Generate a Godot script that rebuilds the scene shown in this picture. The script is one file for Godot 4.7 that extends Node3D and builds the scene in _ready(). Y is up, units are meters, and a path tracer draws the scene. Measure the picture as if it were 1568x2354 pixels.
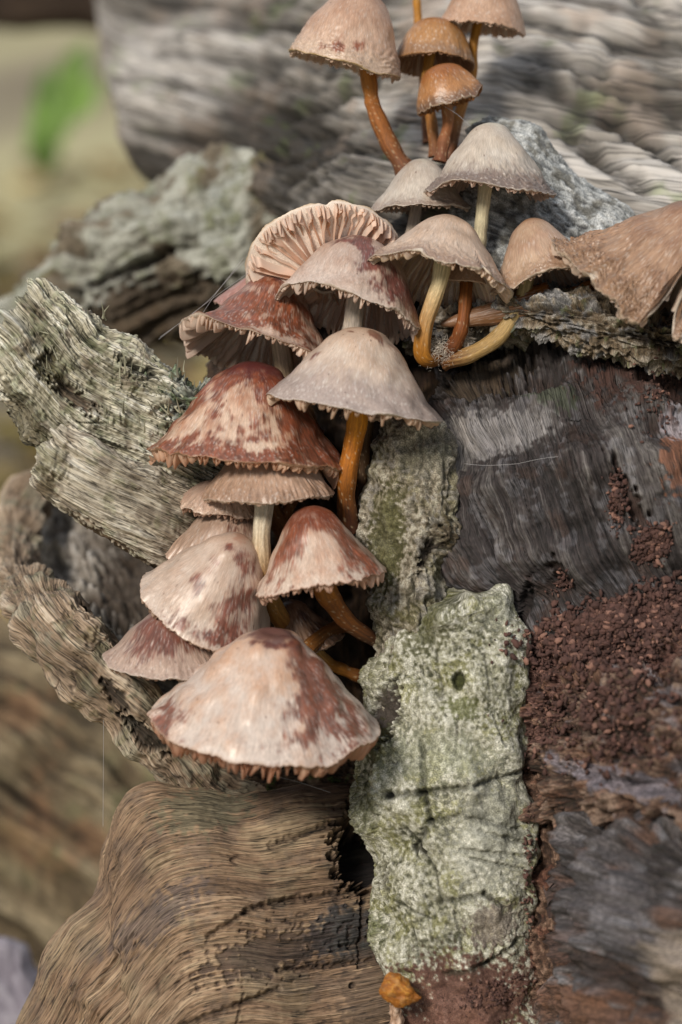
extends Node3D
# Mushrooms on a rotten log. Shapes are laid out in tenths of a millimetre (unit U) in a frame
# whose origin is the focused point, then placed in the world (metres, y up) by the transform PLACE.

const U := 0.0001
const DIST := 6500.0
const PITCH := 14.0
var PLACE: Transform3D
var names := {}
var n1: FastNoiseLite      # plain smooth noise
var nf: FastNoiseLite      # fractal
var n2: FastNoiseLite      # two octaves
var nl: FastNoiseLite      # smooth swells
var nr: FastNoiseLite      # ridged
var nc: FastNoiseLite      # cells
var fibre_tex: ImageTexture
var fibre_bump: ImageTexture
var cap_tex: ImageTexture
var grit_tex: ImageTexture
var surf := PackedFloat32Array()
const SW := 260
const SH := 380
var wood_mat: StandardMaterial3D
var bark_mat: StandardMaterial3D
var cap_mat: StandardMaterial3D
var gill_mat: StandardMaterial3D
var stem_mat: StandardMaterial3D
var crumb_mat: StandardMaterial3D
var leaf_mat: StandardMaterial3D

func _ready() -> void:
	# ---- camera, sky, sun, exposure
	var pr := deg_to_rad(PITCH)
	var back := Vector3(0, sin(pr), cos(pr))
	var up := Vector3(0, cos(pr), -sin(pr))
	var centre := Vector3(0, 0.24, 0)
	PLACE = Transform3D(Basis(Vector3.RIGHT, up, back), centre)
	var cam := Camera3D.new()
	cam.name = "camera"
	cam.transform = Transform3D(PLACE.basis, centre + back * DIST * U)
	cam.near = 0.02
	cam.far = 200.0
	var lens := CameraAttributesPhysical.new()
	lens.frustum_focal_length = 66.3
	lens.frustum_focus_distance = DIST * U
	lens.exposure_aperture = 6.0
	cam.attributes = lens
	cam.fov = rad_to_deg(2.0 * atan(1177.0 / DIST))
	add_child(cam)
	cam.current = true
	var we := WorldEnvironment.new()
	we.name = "world_environment"
	var env := Environment.new()
	env.background_mode = Environment.BG_SKY
	var sky := Sky.new()
	var sm := ProceduralSkyMaterial.new()
	sm.sky_top_color = Color(0.83, 0.86, 0.905)
	sm.sky_horizon_color = Color(0.75, 0.76, 0.745)
	sm.sky_curve = 0.25
	sm.ground_bottom_color = Color(0.25, 0.22, 0.17)
	sm.ground_horizon_color = Color(0.4, 0.38, 0.32)
	sm.sky_energy_multiplier = 0.64
	sm.sun_angle_max = 1.0
	sky.sky_material = sm
	env.sky = sky
	env.tonemap_mode = Environment.TONE_MAPPER_LINEAR
	env.tonemap_exposure = 2.2
	env.sdfgi_enabled = true
	env.ssao_enabled = true
	env.ssil_enabled = true
	we.environment = env
	add_child(we)
	var sun := DirectionalLight3D.new()
	sun.name = "sun"
	sun.light_energy = 0.5
	sun.light_angular_distance = 12.0
	sun.light_color = Color(1.0, 0.965, 0.91)
	sun.shadow_enabled = true
	sun.look_at_from_position(Vector3(-0.6, 0.85, 1.1), Vector3.ZERO, Vector3.UP)
	add_child(sun)

	make_noises()
	surf.resize(SW * SH)
	surf.fill(-9000.0)
	make_materials()
	build_ground()
	build_wood()
	build_mushrooms()
	build_details()

# ------------------------------------------------------------------ helpers
func at(px: float, py: float, d: float) -> Vector3:
	var s := (DIST - d) / DIST
	return Vector3((px - 784.0) * s, (1177.0 - py) * s, d)

func pts(flat: Array) -> PackedVector3Array:
	var o := PackedVector3Array()
	for i in range(0, flat.size(), 3):
		o.append(at(flat[i], flat[i + 1], flat[i + 2]))
	return o

func numbered(parent: Node, called: String) -> String:
	var key := str(parent.get_instance_id()) + called
	var k: int = names.get(key, 0)
	names[key] = k + 1
	return called if k == 0 else "%s_%03d" % [called, k]

func thing(called: String, label: String, category: String, base: Vector3, group := "") -> Node3D:
	var o := Node3D.new()
	o.name = numbered(self, called)
	o.transform = Transform3D(PLACE.basis, PLACE * (base * U))
	o.set_meta("label", label)
	if category != "":
		o.set_meta("category", category)
	if group != "":
		o.set_meta("group", group)
	o.set_meta("base", base)
	add_child(o, true)
	return o

func put(called: String, mesh: Mesh, mat: Material, parent: Node, label := "", kind := "") -> MeshInstance3D:
	var o := MeshInstance3D.new()
	o.name = numbered(parent, called)
	o.mesh = mesh
	o.material_override = mat
	if mesh.get_surface_count() > 0 and mesh is ArrayMesh:
		mesh.surface_set_material(0, mat)
	if label != "":
		o.set_meta("label", label)
	if kind != "":
		o.set_meta("kind", kind)
	parent.add_child(o, true)
	return o

func lin(hex: String) -> Color:
	return Color(hex).srgb_to_linear()

func grid_mesh(v: PackedVector3Array, c: PackedColorArray, uv: PackedVector2Array, nu: int, nv: int, flip: bool, base: Vector3) -> ArrayMesh:
	var idx := PackedInt32Array()
	idx.resize((nu - 1) * (nv - 1) * 6)
	var k := 0
	for i in nu - 1:
		for j in nv - 1:
			var a := i * nv + j
			var b := a + nv
			if flip:
				idx[k] = a; idx[k + 1] = b + 1; idx[k + 2] = b
				idx[k + 3] = a; idx[k + 4] = a + 1; idx[k + 5] = b + 1
			else:
				idx[k] = a; idx[k + 1] = b; idx[k + 2] = b + 1
				idx[k + 3] = a; idx[k + 4] = b + 1; idx[k + 5] = a + 1
			k += 6
	return raw_mesh(v, c, uv, idx, base)

func raw_mesh(v: PackedVector3Array, c: PackedColorArray, uv: PackedVector2Array, idx: PackedInt32Array, base: Vector3) -> ArrayMesh:
	var local := Transform3D(Basis.from_scale(Vector3(U, U, U)), -base * U) * v
	var arr := []
	arr.resize(Mesh.ARRAY_MAX)
	arr[Mesh.ARRAY_VERTEX] = local
	arr[Mesh.ARRAY_COLOR] = c
	if uv.size() > 0:
		arr[Mesh.ARRAY_TEX_UV] = uv
	arr[Mesh.ARRAY_INDEX] = idx
	# smooth normals by summing face normals over shared vertices (and over the seam, by place)
	var nrm := PackedVector3Array()
	nrm.resize(v.size())
	for t in range(0, idx.size(), 3):
		var ia := idx[t]
		var ib := idx[t + 1]
		var ic := idx[t + 2]
		var n := (v[ic] - v[ia]).cross(v[ib] - v[ia])
		nrm[ia] += n
		nrm[ib] += n
		nrm[ic] += n
	for i in nrm.size():
		nrm[i] = nrm[i].normalized()
	arr[Mesh.ARRAY_NORMAL] = nrm
	var m := ArrayMesh.new()
	m.add_surface_from_arrays(Mesh.PRIMITIVE_TRIANGLES, arr)
	return m

func make_noises() -> void:
	n1 = FastNoiseLite.new(); n1.seed = 11; n1.noise_type = FastNoiseLite.TYPE_SIMPLEX; n1.frequency = 1.0; n1.fractal_type = FastNoiseLite.FRACTAL_NONE
	nf = FastNoiseLite.new(); nf.seed = 23; nf.noise_type = FastNoiseLite.TYPE_SIMPLEX; nf.frequency = 1.0; nf.fractal_type = FastNoiseLite.FRACTAL_FBM; nf.fractal_octaves = 4
	n2 = FastNoiseLite.new(); n2.seed = 29; n2.noise_type = FastNoiseLite.TYPE_SIMPLEX; n2.frequency = 1.0; n2.fractal_type = FastNoiseLite.FRACTAL_FBM; n2.fractal_octaves = 2
	nl = FastNoiseLite.new(); nl.seed = 31; nl.noise_type = FastNoiseLite.TYPE_SIMPLEX_SMOOTH; nl.frequency = 1.0; nl.fractal_type = FastNoiseLite.FRACTAL_FBM; nl.fractal_octaves = 3; nl.fractal_gain = 0.34
	nr = FastNoiseLite.new(); nr.seed = 37; nr.noise_type = FastNoiseLite.TYPE_SIMPLEX; nr.frequency = 1.0; nr.fractal_type = FastNoiseLite.FRACTAL_RIDGED; nr.fractal_octaves = 3
	nc = FastNoiseLite.new(); nc.seed = 41; nc.noise_type = FastNoiseLite.TYPE_CELLULAR; nc.frequency = 1.0; nc.fractal_type = FastNoiseLite.FRACTAL_NONE
	nc.cellular_return_type = FastNoiseLite.RETURN_DISTANCE

func grey_tex(noise: FastNoiseLite, w: int, h: int, lo: float, hi: float, hard := 1.0) -> ImageTexture:
	var im := noise.get_seamless_image(w, h, false, false, 0.2, true)
	im.convert(Image.FORMAT_L8)
	var d := im.get_data()
	for i in d.size():
		d[i] = int(clampf(lo + (hi - lo) * clampf(0.5 + (d[i] / 255.0 - 0.5) * hard, 0.0, 1.0), 0.0, 1.0) * 255.0)
	var out := Image.create_from_data(w, h, false, Image.FORMAT_L8, d)
	return ImageTexture.create_from_image(out)

func fissure_tex() -> ImageTexture:
	# long thin dark fissures between pale fibres
	var q := FastNoiseLite.new()
	q.noise_type = FastNoiseLite.TYPE_SIMPLEX; q.fractal_octaves = 3
	var d: Array[PackedByteArray] = []
	for k in 3:
		q.seed = 70 + k; q.frequency = [0.011, 0.024, 0.05][k]
		var im := q.get_seamless_image(512, 512, false, false, 0.2, true)
		im.convert(Image.FORMAT_L8)
		d.append(im.get_data())
	var out := PackedByteArray()
	out.resize(512 * 512)
	for i in out.size():
		var a := absf(d[0][i] / 255.0 - 0.5)
		var b := absf(d[1][i] / 255.0 - 0.5)
		var x := 0.93 - 0.42 * (1.0 - smoothstep(0.0, 0.05, a)) - 0.30 * (1.0 - smoothstep(0.0, 0.07, b)) + 0.22 * (d[2][i] / 255.0 - 0.5) + 0.12 * (d[0][i] / 255.0 - 0.5)
		out[i] = int(clampf(x, 0.2, 1.0) * 255.0)
	return ImageTexture.create_from_image(Image.create_from_data(512, 512, false, Image.FORMAT_L8, out))

func make_materials() -> void:
	var q := FastNoiseLite.new()
	q.noise_type = FastNoiseLite.TYPE_SIMPLEX; q.frequency = 0.022; q.fractal_octaves = 5; q.fractal_gain = 0.6; q.seed = 5
	fibre_tex = fissure_tex()
	fibre_bump = fibre_tex
	q.seed = 9; q.frequency = 0.05
	cap_tex = grey_tex(q, 512, 512, 0.78, 1.0, 1.5)
	q.seed = 15; q.frequency = 0.035; q.fractal_gain = 0.62
	grit_tex = grey_tex(q, 512, 512, 0.58, 1.0, 1.8)
	q.fractal_gain = 0.5
	wood_mat = StandardMaterial3D.new()
	wood_mat.resource_name = "weathered_wood"
	wood_mat.vertex_color_use_as_albedo = true
	wood_mat.albedo_texture = fibre_tex
	wood_mat.roughness = 0.85
	wood_mat.heightmap_enabled = true
	wood_mat.heightmap_texture = fibre_bump
	wood_mat.heightmap_scale = 0.03
	bark_mat = wood_mat.duplicate()
	bark_mat.resource_name = "bark"
	bark_mat.roughness = 0.9
	bark_mat.albedo_texture = grit_tex
	bark_mat.heightmap_texture = grit_tex
	bark_mat.heightmap_scale = 0.014
	bark_mat.uv1_scale = Vector3(1.0, 8.6, 1.0)
	wood_mat.uv1_scale = Vector3(0.85, 0.42, 1.0)
	cap_mat = StandardMaterial3D.new()
	cap_mat.resource_name = "mushroom_skin"
	cap_mat.vertex_color_use_as_albedo = true
	cap_mat.albedo_texture = cap_tex
	cap_mat.roughness = 0.36
	cap_mat.metallic_specular = 0.5
	cap_mat.heightmap_enabled = true
	cap_mat.heightmap_texture = cap_tex
	cap_mat.heightmap_scale = 0.004
	gill_mat = StandardMaterial3D.new()
	gill_mat.resource_name = "gill_flesh"
	gill_mat.vertex_color_use_as_albedo = true
	gill_mat.roughness = 0.7
	gill_mat.backlight_enabled = true
	gill_mat.backlight = Color(1.0, 0.94, 0.88)
	stem_mat = StandardMaterial3D.new()
	stem_mat.resource_name = "stem_flesh"
	stem_mat.vertex_color_use_as_albedo = true
	stem_mat.albedo_texture = cap_tex
	stem_mat.roughness = 0.72
	crumb_mat = StandardMaterial3D.new()
	crumb_mat.resource_name = "wood_crumb"
	crumb_mat.vertex_color_use_as_albedo = true
	crumb_mat.roughness = 0.9
	leaf_mat = StandardMaterial3D.new()
	leaf_mat.resource_name = "leaf"
	leaf_mat.vertex_color_use_as_albedo = true
	leaf_mat.roughness = 0.6
	leaf_mat.backlight_enabled = true
	leaf_mat.backlight = Color(0.6, 0.6, 0.5)

func rail_at(r: PackedVector3Array, len: PackedFloat32Array, f: float) -> Vector3:
	# Catmull-Rom along a rail by share of its points
	var n := r.size()
	var x := f * (n - 1)
	var i := mini(int(x), n - 2)
	var t := x - i
	var a := r[maxi(i - 1, 0)]
	var d := r[mini(i + 2, n - 1)]
	return r[i].cubic_interpolate(r[i + 1], a, d, t)

# A piece of wood: a closed, swelling body between two rails A and B, grain running along the rails.
func limb(called: String, parent: Node3D, base: Vector3, o: Dictionary, mat: Material, label := "") -> MeshInstance3D:
	var A: PackedVector3Array = pts(o.A)
	var B: PackedVector3Array = pts(o.B)
	var bulge: float = o.get("bulge", 80.0)
	var thick: float = o.get("thick", bulge)
	var sq: float = 2.0 / o.get("sq", 2.0)
	var du: float = o.get("du", 3.0)
	var dv: float = o.get("dv", 3.0)
	var sd: float = o.get("seed", 0.0)
	var lump: Array = o.get("lump", [14.0, 160.0])
	var ridge: Array = o.get("ridge", [8.0, 45.0, 500.0])
	var fib: Array = o.get("fib", [2.6, 9.0, 150.0])
	var fine: Array = o.get("fine", [1.3, 9.0, 120.0])
	var crack: Array = o.get("crack", [6.0, 0.06, 60.0, 600.0])
	var rough: Array = o.get("rough", [2.0, 18.0])
	var warp: Array = o.get("warp", [25.0, 160.0, 420.0])
	var c0: Color = o.c0
	var c1: Color = o.c1
	var c2: Color = o.c2
	var c3: Color = o.get("c3", c1)
	var p3: Array = o.get("p3", [0.0, 150.0, 0.0])   # share, size, bias
	var c4: Color = o.get("c4", c1)
	var p4: Array = o.get("p4", [0.0, 60.0, 0.0])
	var feats: Array = o.get("feats", [])
	var tone: Array = o.get("tone", [0.35, 0.28, 0.25])
	var ends: float = o.get("ends", 0.0)
	var along: Array = o.get("along", [1.0, 1.0])
	# stations along u
	var us := PackedFloat32Array()
	var f := 0.0
	var none := PackedFloat32Array()
	while f < 1.0:
		us.append(f)
		var m := (rail_at(A, none, f) + rail_at(B, none, f)) * 0.5
		var m2 := (rail_at(A, none, minf(f + 0.002, 1.0)) + rail_at(B, none, minf(f + 0.002, 1.0))) * 0.5
		var am := (rail_at(A, none, minf(f + 0.002, 1.0)) - rail_at(A, none, f)).length()
		var sp := maxf(maxf((m2 - m).length(), am) / 0.002, 50.0)
		var seen := absf(m.x) < 1050.0 and absf(m.y) < 1500.0
		f += clampf((du if seen else du * 6.0) / sp, 0.0004, 0.05)
	us.append(1.0)
	# stations round v: dense in front, coarse behind
	var w := 0.0
	for k in 5:
		w = maxf(w, (rail_at(A, none, k / 4.0) - rail_at(B, none, k / 4.0)).length())
	# even steps along the arc, coarse where it lies outside the frame
	var vs := PackedFloat32Array()
	var th_ := -0.25
	while th_ < PI + 0.25 and vs.size() < 640:
		vs.append(th_)
		var ds := 1.0
		var vis := false
		for k in 7:
			var a_ := rail_at(A, none, k / 6.0); var b_ := rail_at(B, none, k / 6.0)
			var hw := (a_ - b_).length() * 0.5
			var m_ := (a_ + b_) * 0.5 + (a_ - b_) * 0.5 * cos(th_ + 0.03)
			if absf(m_.x) < 860.0 and absf(m_.y) < 1260.0:
				vis = true
				var ss_ := sin(th_); var cc_ := cos(th_)
				ds = maxf(ds, sqrt(hw * hw * ss_ * ss_ + bulge * bulge * cc_ * cc_))
		if not vis:
			ds = maxf(w * 0.5, bulge) / 8.0
		th_ += clampf(dv / ds, 0.002, 0.12)
	var nfront := vs.size() - 1
	for k in range(1, 10):
		vs.append(lerpf(PI + 0.25, TAU - 0.25, k / 10.0))
	vs.append(TAU - 0.25)
	if vs[nfront] < PI + 0.2:
		vs[nfront] = PI + 0.25
	var nu := us.size()
	var nv := vs.size()
	var ca := PackedFloat32Array(); var sa := PackedFloat32Array()
	for th in vs:
		var cc := cos(th); var ss := sin(th)
		ca.append(signf(cc) * pow(absf(cc), sq)); sa.append(signf(ss) * pow(absf(ss), sq))
	var P := PackedVector3Array(); P.resize(nu * nv)
	var UL := PackedFloat32Array(); UL.resize(nu)
	var CL := PackedFloat32Array(); CL.resize(nu)
	var VL := PackedFloat32Array(); VL.resize(nu * nv)
	var lastm := Vector3.ZERO
	for i in nu:
		var a := rail_at(A, none, us[i])
		var b := rail_at(B, none, us[i])
		var m := (a + b) * 0.5
		var e := 0.01
		var t0 := (rail_at(A, none, maxf(us[i] - e, 0)) + rail_at(B, none, maxf(us[i] - e, 0))) * 0.5
		var t1 := (rail_at(A, none, minf(us[i] + e, 1)) + rail_at(B, none, minf(us[i] + e, 1))) * 0.5
		var tan := (t1 - t0).normalized()
		var half := (a - b) * 0.5
		var nrm := half.cross(tan).normalized()
		if nrm.z < 0.0 or (absf(nrm.z) < 0.15 and nrm.y < 0.0):
			nrm = -nrm
		UL[i] = (UL[i - 1] + (m - lastm).length()) if i > 0 else 0.0
		lastm = m
		var close := 1.0
		if ends > 0.0:
			var d0 := minf(UL[i], 1e9)
			close = sqrt(clampf(1.0 - pow(1.0 - clampf(d0 / ends, 0.0, 1.0), 2.0), 0.0, 1.0))
			close = maxf(close, 0.02)
		CL[i] = lerpf(0.15, 1.0, close)
		var xa := us[i] * (along.size() - 1)
		var ia := mini(int(xa), along.size() - 2)
		var swell: float = lerpf(along[ia], along[ia + 1], xa - ia)
		var run := 0.0
		for j in nv:
			var q := m + half * ca[j] * close + nrm * sa[j] * (bulge * swell if sa[j] > 0.0 else thick) * close
			P[i * nv + j] = q
			if j > 0:
				run += (q - P[i * nv + j - 1]).length()
			VL[i * nv + j] = run
		var halfrun := VL[i * nv + nfront / 2]
		for j in nv:
			VL[i * nv + j] -= halfrun
	# orientation
	var mi := nu / 2
	var mj := nfront / 2
	var dd1 := P[mini(mi + 1, nu - 1) * nv + mj] - P[mi * nv + mj]
	var dd2 := P[mi * nv + mj + 1] - P[mi * nv + mj]
	var cr := dd2.cross(dd1)
	var ctr := (rail_at(A, none, us[mi]) + rail_at(B, none, us[mi])) * 0.5
	var flip := cr.dot(P[mi * nv + mj] - ctr) < 0.0
	var V := PackedVector3Array(); V.resize(nu * nv)
	var C := PackedColorArray(); C.resize(nu * nv)
	var UV := PackedVector2Array(); UV.resize(nu * nv)
	var la: float = lump[0]; var ls: float = 1.0 / lump[1]
	var ra: float = ridge[0]; var rs: float = 1.0 / ridge[1]; var rt: float = 1.0 / ridge[2]
	var fa: float = fib[0]; var fs: float = 1.0 / fib[1]; var ft: float = 1.0 / fib[2]
	var ga: float = fine[0]; var gs: float = 1.0 / fine[1]; var gt: float = 1.0 / fine[2]
	var ka: float = crack[0]; var kw: float = crack[1]; var ks: float = 1.0 / crack[2]; var kt: float = 1.0 / crack[3]
	var oa: float = rough[0]; var os: float = 1.0 / rough[1]
	var wa: float = warp[0]; var ws: float = 1.0 / warp[1]; var wt: float = 1.0 / warp[2]
	var s3: float = 1.0 / p3[1]; var s4: float = 1.0 / p4[1]
	var plate: Array = o.get("plate", [0.0, 60.0, 300.0, 3.0])
	var pa: float = plate[0]; var ps: float = 1.0 / plate[1]; var pt: float = 1.0 / plate[2]; var pn: float = plate[3]
	var tg: float = o.get("grit", 0.25)
	var uvs: float = o.get("uvs", 1.0)
	var pits: Array = o.get("pits", [0.0, 16.0])
	var pia: float = pits[0]; var pis: float = 1.0 / pits[1]
	var k3: float = p3[0]; var b3: float = p3[2]; var k4: float = p4[0]; var b4: float = p4[2]
	var tn0: float = tone[0]; var tn1: float = tone[1]; var tn2: float = tone[2]
	for i in nu:
		var ul := UL[i]
		for j in nv:
			var k := i * nv + j
			var p := P[k]
			var iu0 := maxi(i - 1, 0); var iu1 := mini(i + 1, nu - 1)
			var jv0 := maxi(j - 1, 0); var jv1 := mini(j + 1, nv - 1)
			var du_ := P[iu1 * nv + j] - P[iu0 * nv + j]
			var dv_ := P[i * nv + jv1] - P[i * nv + jv0]
			var nn := du_.cross(dv_) if flip else dv_.cross(du_)
			nn = nn.normalized()
			var vl := VL[k]
			var wp := n1.get_noise_3d(vl * ws, ul * wt, sd) * wa
			var s := vl + wp
			var g0 := n1.get_noise_3d(s * rs, ul * rt, sd + 3.0)
			var g1 := n2.get_noise_3d(s * fs, ul * ft, sd + 7.0)
			var ln := absf(n1.get_noise_3d(s * gs, ul * gt, sd + 9.0))
			var gl := 1.0 - minf(ln / 0.30, 1.0)
			var ln2 := absf(n1.get_noise_3d(s * gs * 0.43, ul * gt * 0.5, sd + 19.0))
			gl = maxf(gl, 1.0 - minf(ln2 / 0.13, 1.0))
			var g2 := 0.35 - gl
			var plv := 0.0
			var plc := 0.0
			if pa > 0.0:
				var px := (nf.get_noise_3d(s * ps, ul * pt, sd + 29.0) + 1.0) * pn + 0.25 * g1
				var fl := floorf(px)
				plv = fl + smoothstep(0.38, 0.62, px - fl) - pn
				plc = fposmod(fl * 0.618 + 0.3, 1.0) - 0.5
			var big := 1.25 * nl.get_noise_3d(p.x * ls + sd, p.y * ls, p.z * ls)
			var gr := n2.get_noise_3d(p.x * os, p.y * os, p.z * os + sd)
			var kk := absf(n1.get_noise_3d(s * ks, ul * kt, sd + 13.0))
			var groove := 0.0
			if kk < kw:
				groove = 1.0 - kk / kw
				groove *= clampf(0.4 + 1.6 * n1.get_noise_3d(s * 0.01, ul * 0.004, sd + 21.0), 0.0, 1.0)
			var h := la * big + ra * g0 + fa * g1 * 1.6 + ga * g2 * 1.6 + oa * gr * 1.5 - ka * groove + pa * plv
			var val := 0.5 + tn0 * g1 * 1.4 + tn1 * g2 * 0.8 + tn2 * (g0 * 0.6 + big * 0.6) + tg * gr + plc * 0.22 * minf(pa, 1.0)
			var col := c0.lerp(c1, clampf(val * 2.0, 0.0, 1.0)) if val < 0.5 else c1.lerp(c2, clampf(val * 2.0 - 1.0, 0.0, 1.0))
			if k3 > 0.0:
				var m3 := smoothstep(0.0, 0.28, nf.get_noise_3d(p.x * s3, p.y * s3 + sd, p.z * s3 + 5.0) + b3 + 0.2 * g1) * k3
				col = col.lerp(c3 * (0.6 + 0.8 * clampf(val, 0.0, 1.0)), m3)
			if k4 > 0.0:
				var m4 := smoothstep(0.0, 0.25, nf.get_noise_3d(p.x * s4 + 9.0, p.y * s4, p.z * s4 + sd) + b4 + 0.3 * gr) * k4
				col = col.lerp(c4 * (0.6 + 0.8 * clampf(val, 0.0, 1.0)), m4)
				h += m4 * oa * 0.6
			if pia > 0.0:
				var cd := nc.get_noise_3d(p.x * pis + 0.3 * gr, p.y * pis + 0.3 * g1, p.z * pis) + 1.0
				var pk := (1.0 - smoothstep(0.10, 0.34, cd)) * smoothstep(-0.1, 0.25, n2.get_noise_3d(p.x * 0.012, p.y * 0.012 + sd, p.z * 0.012) + 0.12)
				h -= pia * pk
				col = col.lerp(c0 * 0.7, pk * 0.75)
			if groove > 0.0:
				col = col.lerp(c0 * 0.6, groove * 0.8)
			for ft_ in feats:
				var fx: float = p.x - ft_[1]
				var fy: float = p.y - ft_[2]
				match ft_[0]:
					"pit", "tint", "bump":
						var ang: float = ft_[5]
						var xx := fx * cos(ang) + fy * sin(ang)
						var yy := -fx * sin(ang) + fy * cos(ang)
						var rr: float = sqrt(xx * xx / (ft_[3] * ft_[3]) + yy * yy / (ft_[4] * ft_[4])) + gr * ft_[8] + g1 * ft_[8] * 0.5
						if rr < 1.3:
							var mk := 1.0 - smoothstep(0.75, 1.15, rr)
							if ft_[0] == "bump":
								mk = 1.0 - smoothstep(0.0, 1.0, rr)
							h += ft_[6] * mk
							if ft_[7] != null:
								col = col.lerp(ft_[7] * (0.65 + 0.7 * clampf(val, 0.0, 1.0)), mk * ft_[9])
					"groove":
						# a crack from (1,2) to (3,4), half width 5, depth 6
						var ex: float = ft_[3] - ft_[1]
						var ey: float = ft_[4] - ft_[2]
						var L2 := ex * ex + ey * ey
						var tt := clampf((fx * ex + fy * ey) / L2, 0.0, 1.0)
						var qx := fx - ex * tt
						var qy := fy - ey * tt
						var wob: float = n1.get_noise_2d(p.x * 0.45 / ft_[5], p.y * 0.45 / ft_[5]) * ft_[5]
						var dq := absf(sqrt(qx * qx + qy * qy) + wob * 0.3)
						if dq < ft_[5]:
							var gk: float = 1.0 - dq / ft_[5]
							h -= ft_[6] * gk
							col = col.lerp(c0 * 0.5, gk * 0.8)
			V[k] = p + nn * h * CL[i]
			C[k] = Color(maxf(col.r, 0.004), maxf(col.g, 0.004), maxf(col.b, 0.004))
			UV[k] = Vector2(s / 70.0, ul / 600.0) / uvs
			var gx := int((V[k].x + 910.0) / 7.0); var gy := int((V[k].y + 1330.0) / 7.0)
			if gx >= 0 and gy >= 0 and gx < SW and gy < SH and V[k].z > surf[gy * SW + gx]:
				surf[gy * SW + gx] = V[k].z
	return put(called, grid_mesh(V, C, UV, nu, nv, flip, base), mat, parent, label)

func RG(x0: float, y0: float, x1: float, y1: float, w: float, depth: float) -> Array:
	var dd := []
	for q in [[x0, y0], [x1, y1]]:
		var near := lerpf(-2000, -700, clampf((q[0] - 300.0) / 340.0, 0, 1)) if q[0] < 640.0 else -250.0
		var far := lerpf(-3600, -1600, clampf((q[0] - 330.0) / 1170.0, 0, 1))
		dd.append(lerpf(near, far, clampf((620.0 - q[1]) / 940.0, 0, 1)))
	var p := at(x0, y0, dd[0])
	var r := at(x1, y1, dd[1])
	return ["groove", p.x, p.y, r.x, r.y, w, depth * 0.35]

func surf_z(x: float, y: float) -> float:
	var gx := clampi(int((x + 910.0) / 7.0), 0, SW - 1); var gy := clampi(int((y + 1330.0) / 7.0), 0, SH - 1)
	return surf[gy * SW + gx]

func F(kind: String, px: float, py: float, rx: float, ry: float, deg: float, h: float, col, ragged := 0.5, amount := 1.0, d := 60.0) -> Array:
	var p := at(px, py, d)
	return [kind, p.x, p.y, rx, ry, -deg_to_rad(deg), h, col, ragged, amount]

func G(x0: float, y0: float, x1: float, y1: float, w: float, depth: float, d := 60.0) -> Array:
	var p := at(x0, y0, d)
	var q := at(x1, y1, d)
	return ["groove", p.x, p.y, q.x, q.y, w, depth]

# ------------------------------------------------------------------ mushrooms
const CONE := [0, 1, .12, .985, .25, .92, .4, .78, .6, .52, .8, .24, .92, .09, 1, 0]
const BELL := [0, 1, .2, .97, .4, .87, .58, .7, .74, .48, .87, .25, .95, .1, 1, 0]
const STEEP := [0, 1, .3, .96, .55, .83, .75, .6, .88, .35, .96, .15, 1, 0]
const FLARE := [0, 1, .16, .97, .32, .85, .46, .64, .62, .38, .8, .16, .92, .05, 1, 0]
const UMBO := [0, .985, .12, 1.0, .2, .97, .28, .91, .4, .77, .52, .62, .66, .44, .8, .26, .92, .1, 1, 0]
const FLAT := [0, 1, .3, .93, .6, .7, .85, .3, .95, .1, 1, 0]

func prof_lut(a: Array) -> PackedVector2Array:
	var n := a.size() / 2
	var out := PackedVector2Array()
	for k in 221:
		var x := minf(k / 200.0, 1.0) * (n - 1)
		var i := mini(int(x), n - 2)
		var t := x - i
		var q := func(m: int) -> Vector2:
			m = clampi(m, 0, n - 1)
			return Vector2(a[m * 2], a[m * 2 + 1])
		var pre: Vector2 = q.call(i - 1)
		if i == 0:
			pre = Vector2(-a[2], a[3])
		var v: Vector2 = q.call(i).cubic_interpolate(q.call(i + 1), pre, q.call(i + 2), t)
		if k > 200:
			v = out[200] + (out[200] - out[196]) * ((k - 200) / 4.0)
		out.append(v)
	return out

func lut(l: PackedVector2Array, t: float) -> Vector2:
	var x := clampf(t, 0.0, 1.099) * 200.0
	var i := int(x)
	return l[i].lerp(l[i + 1], x - i)

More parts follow.
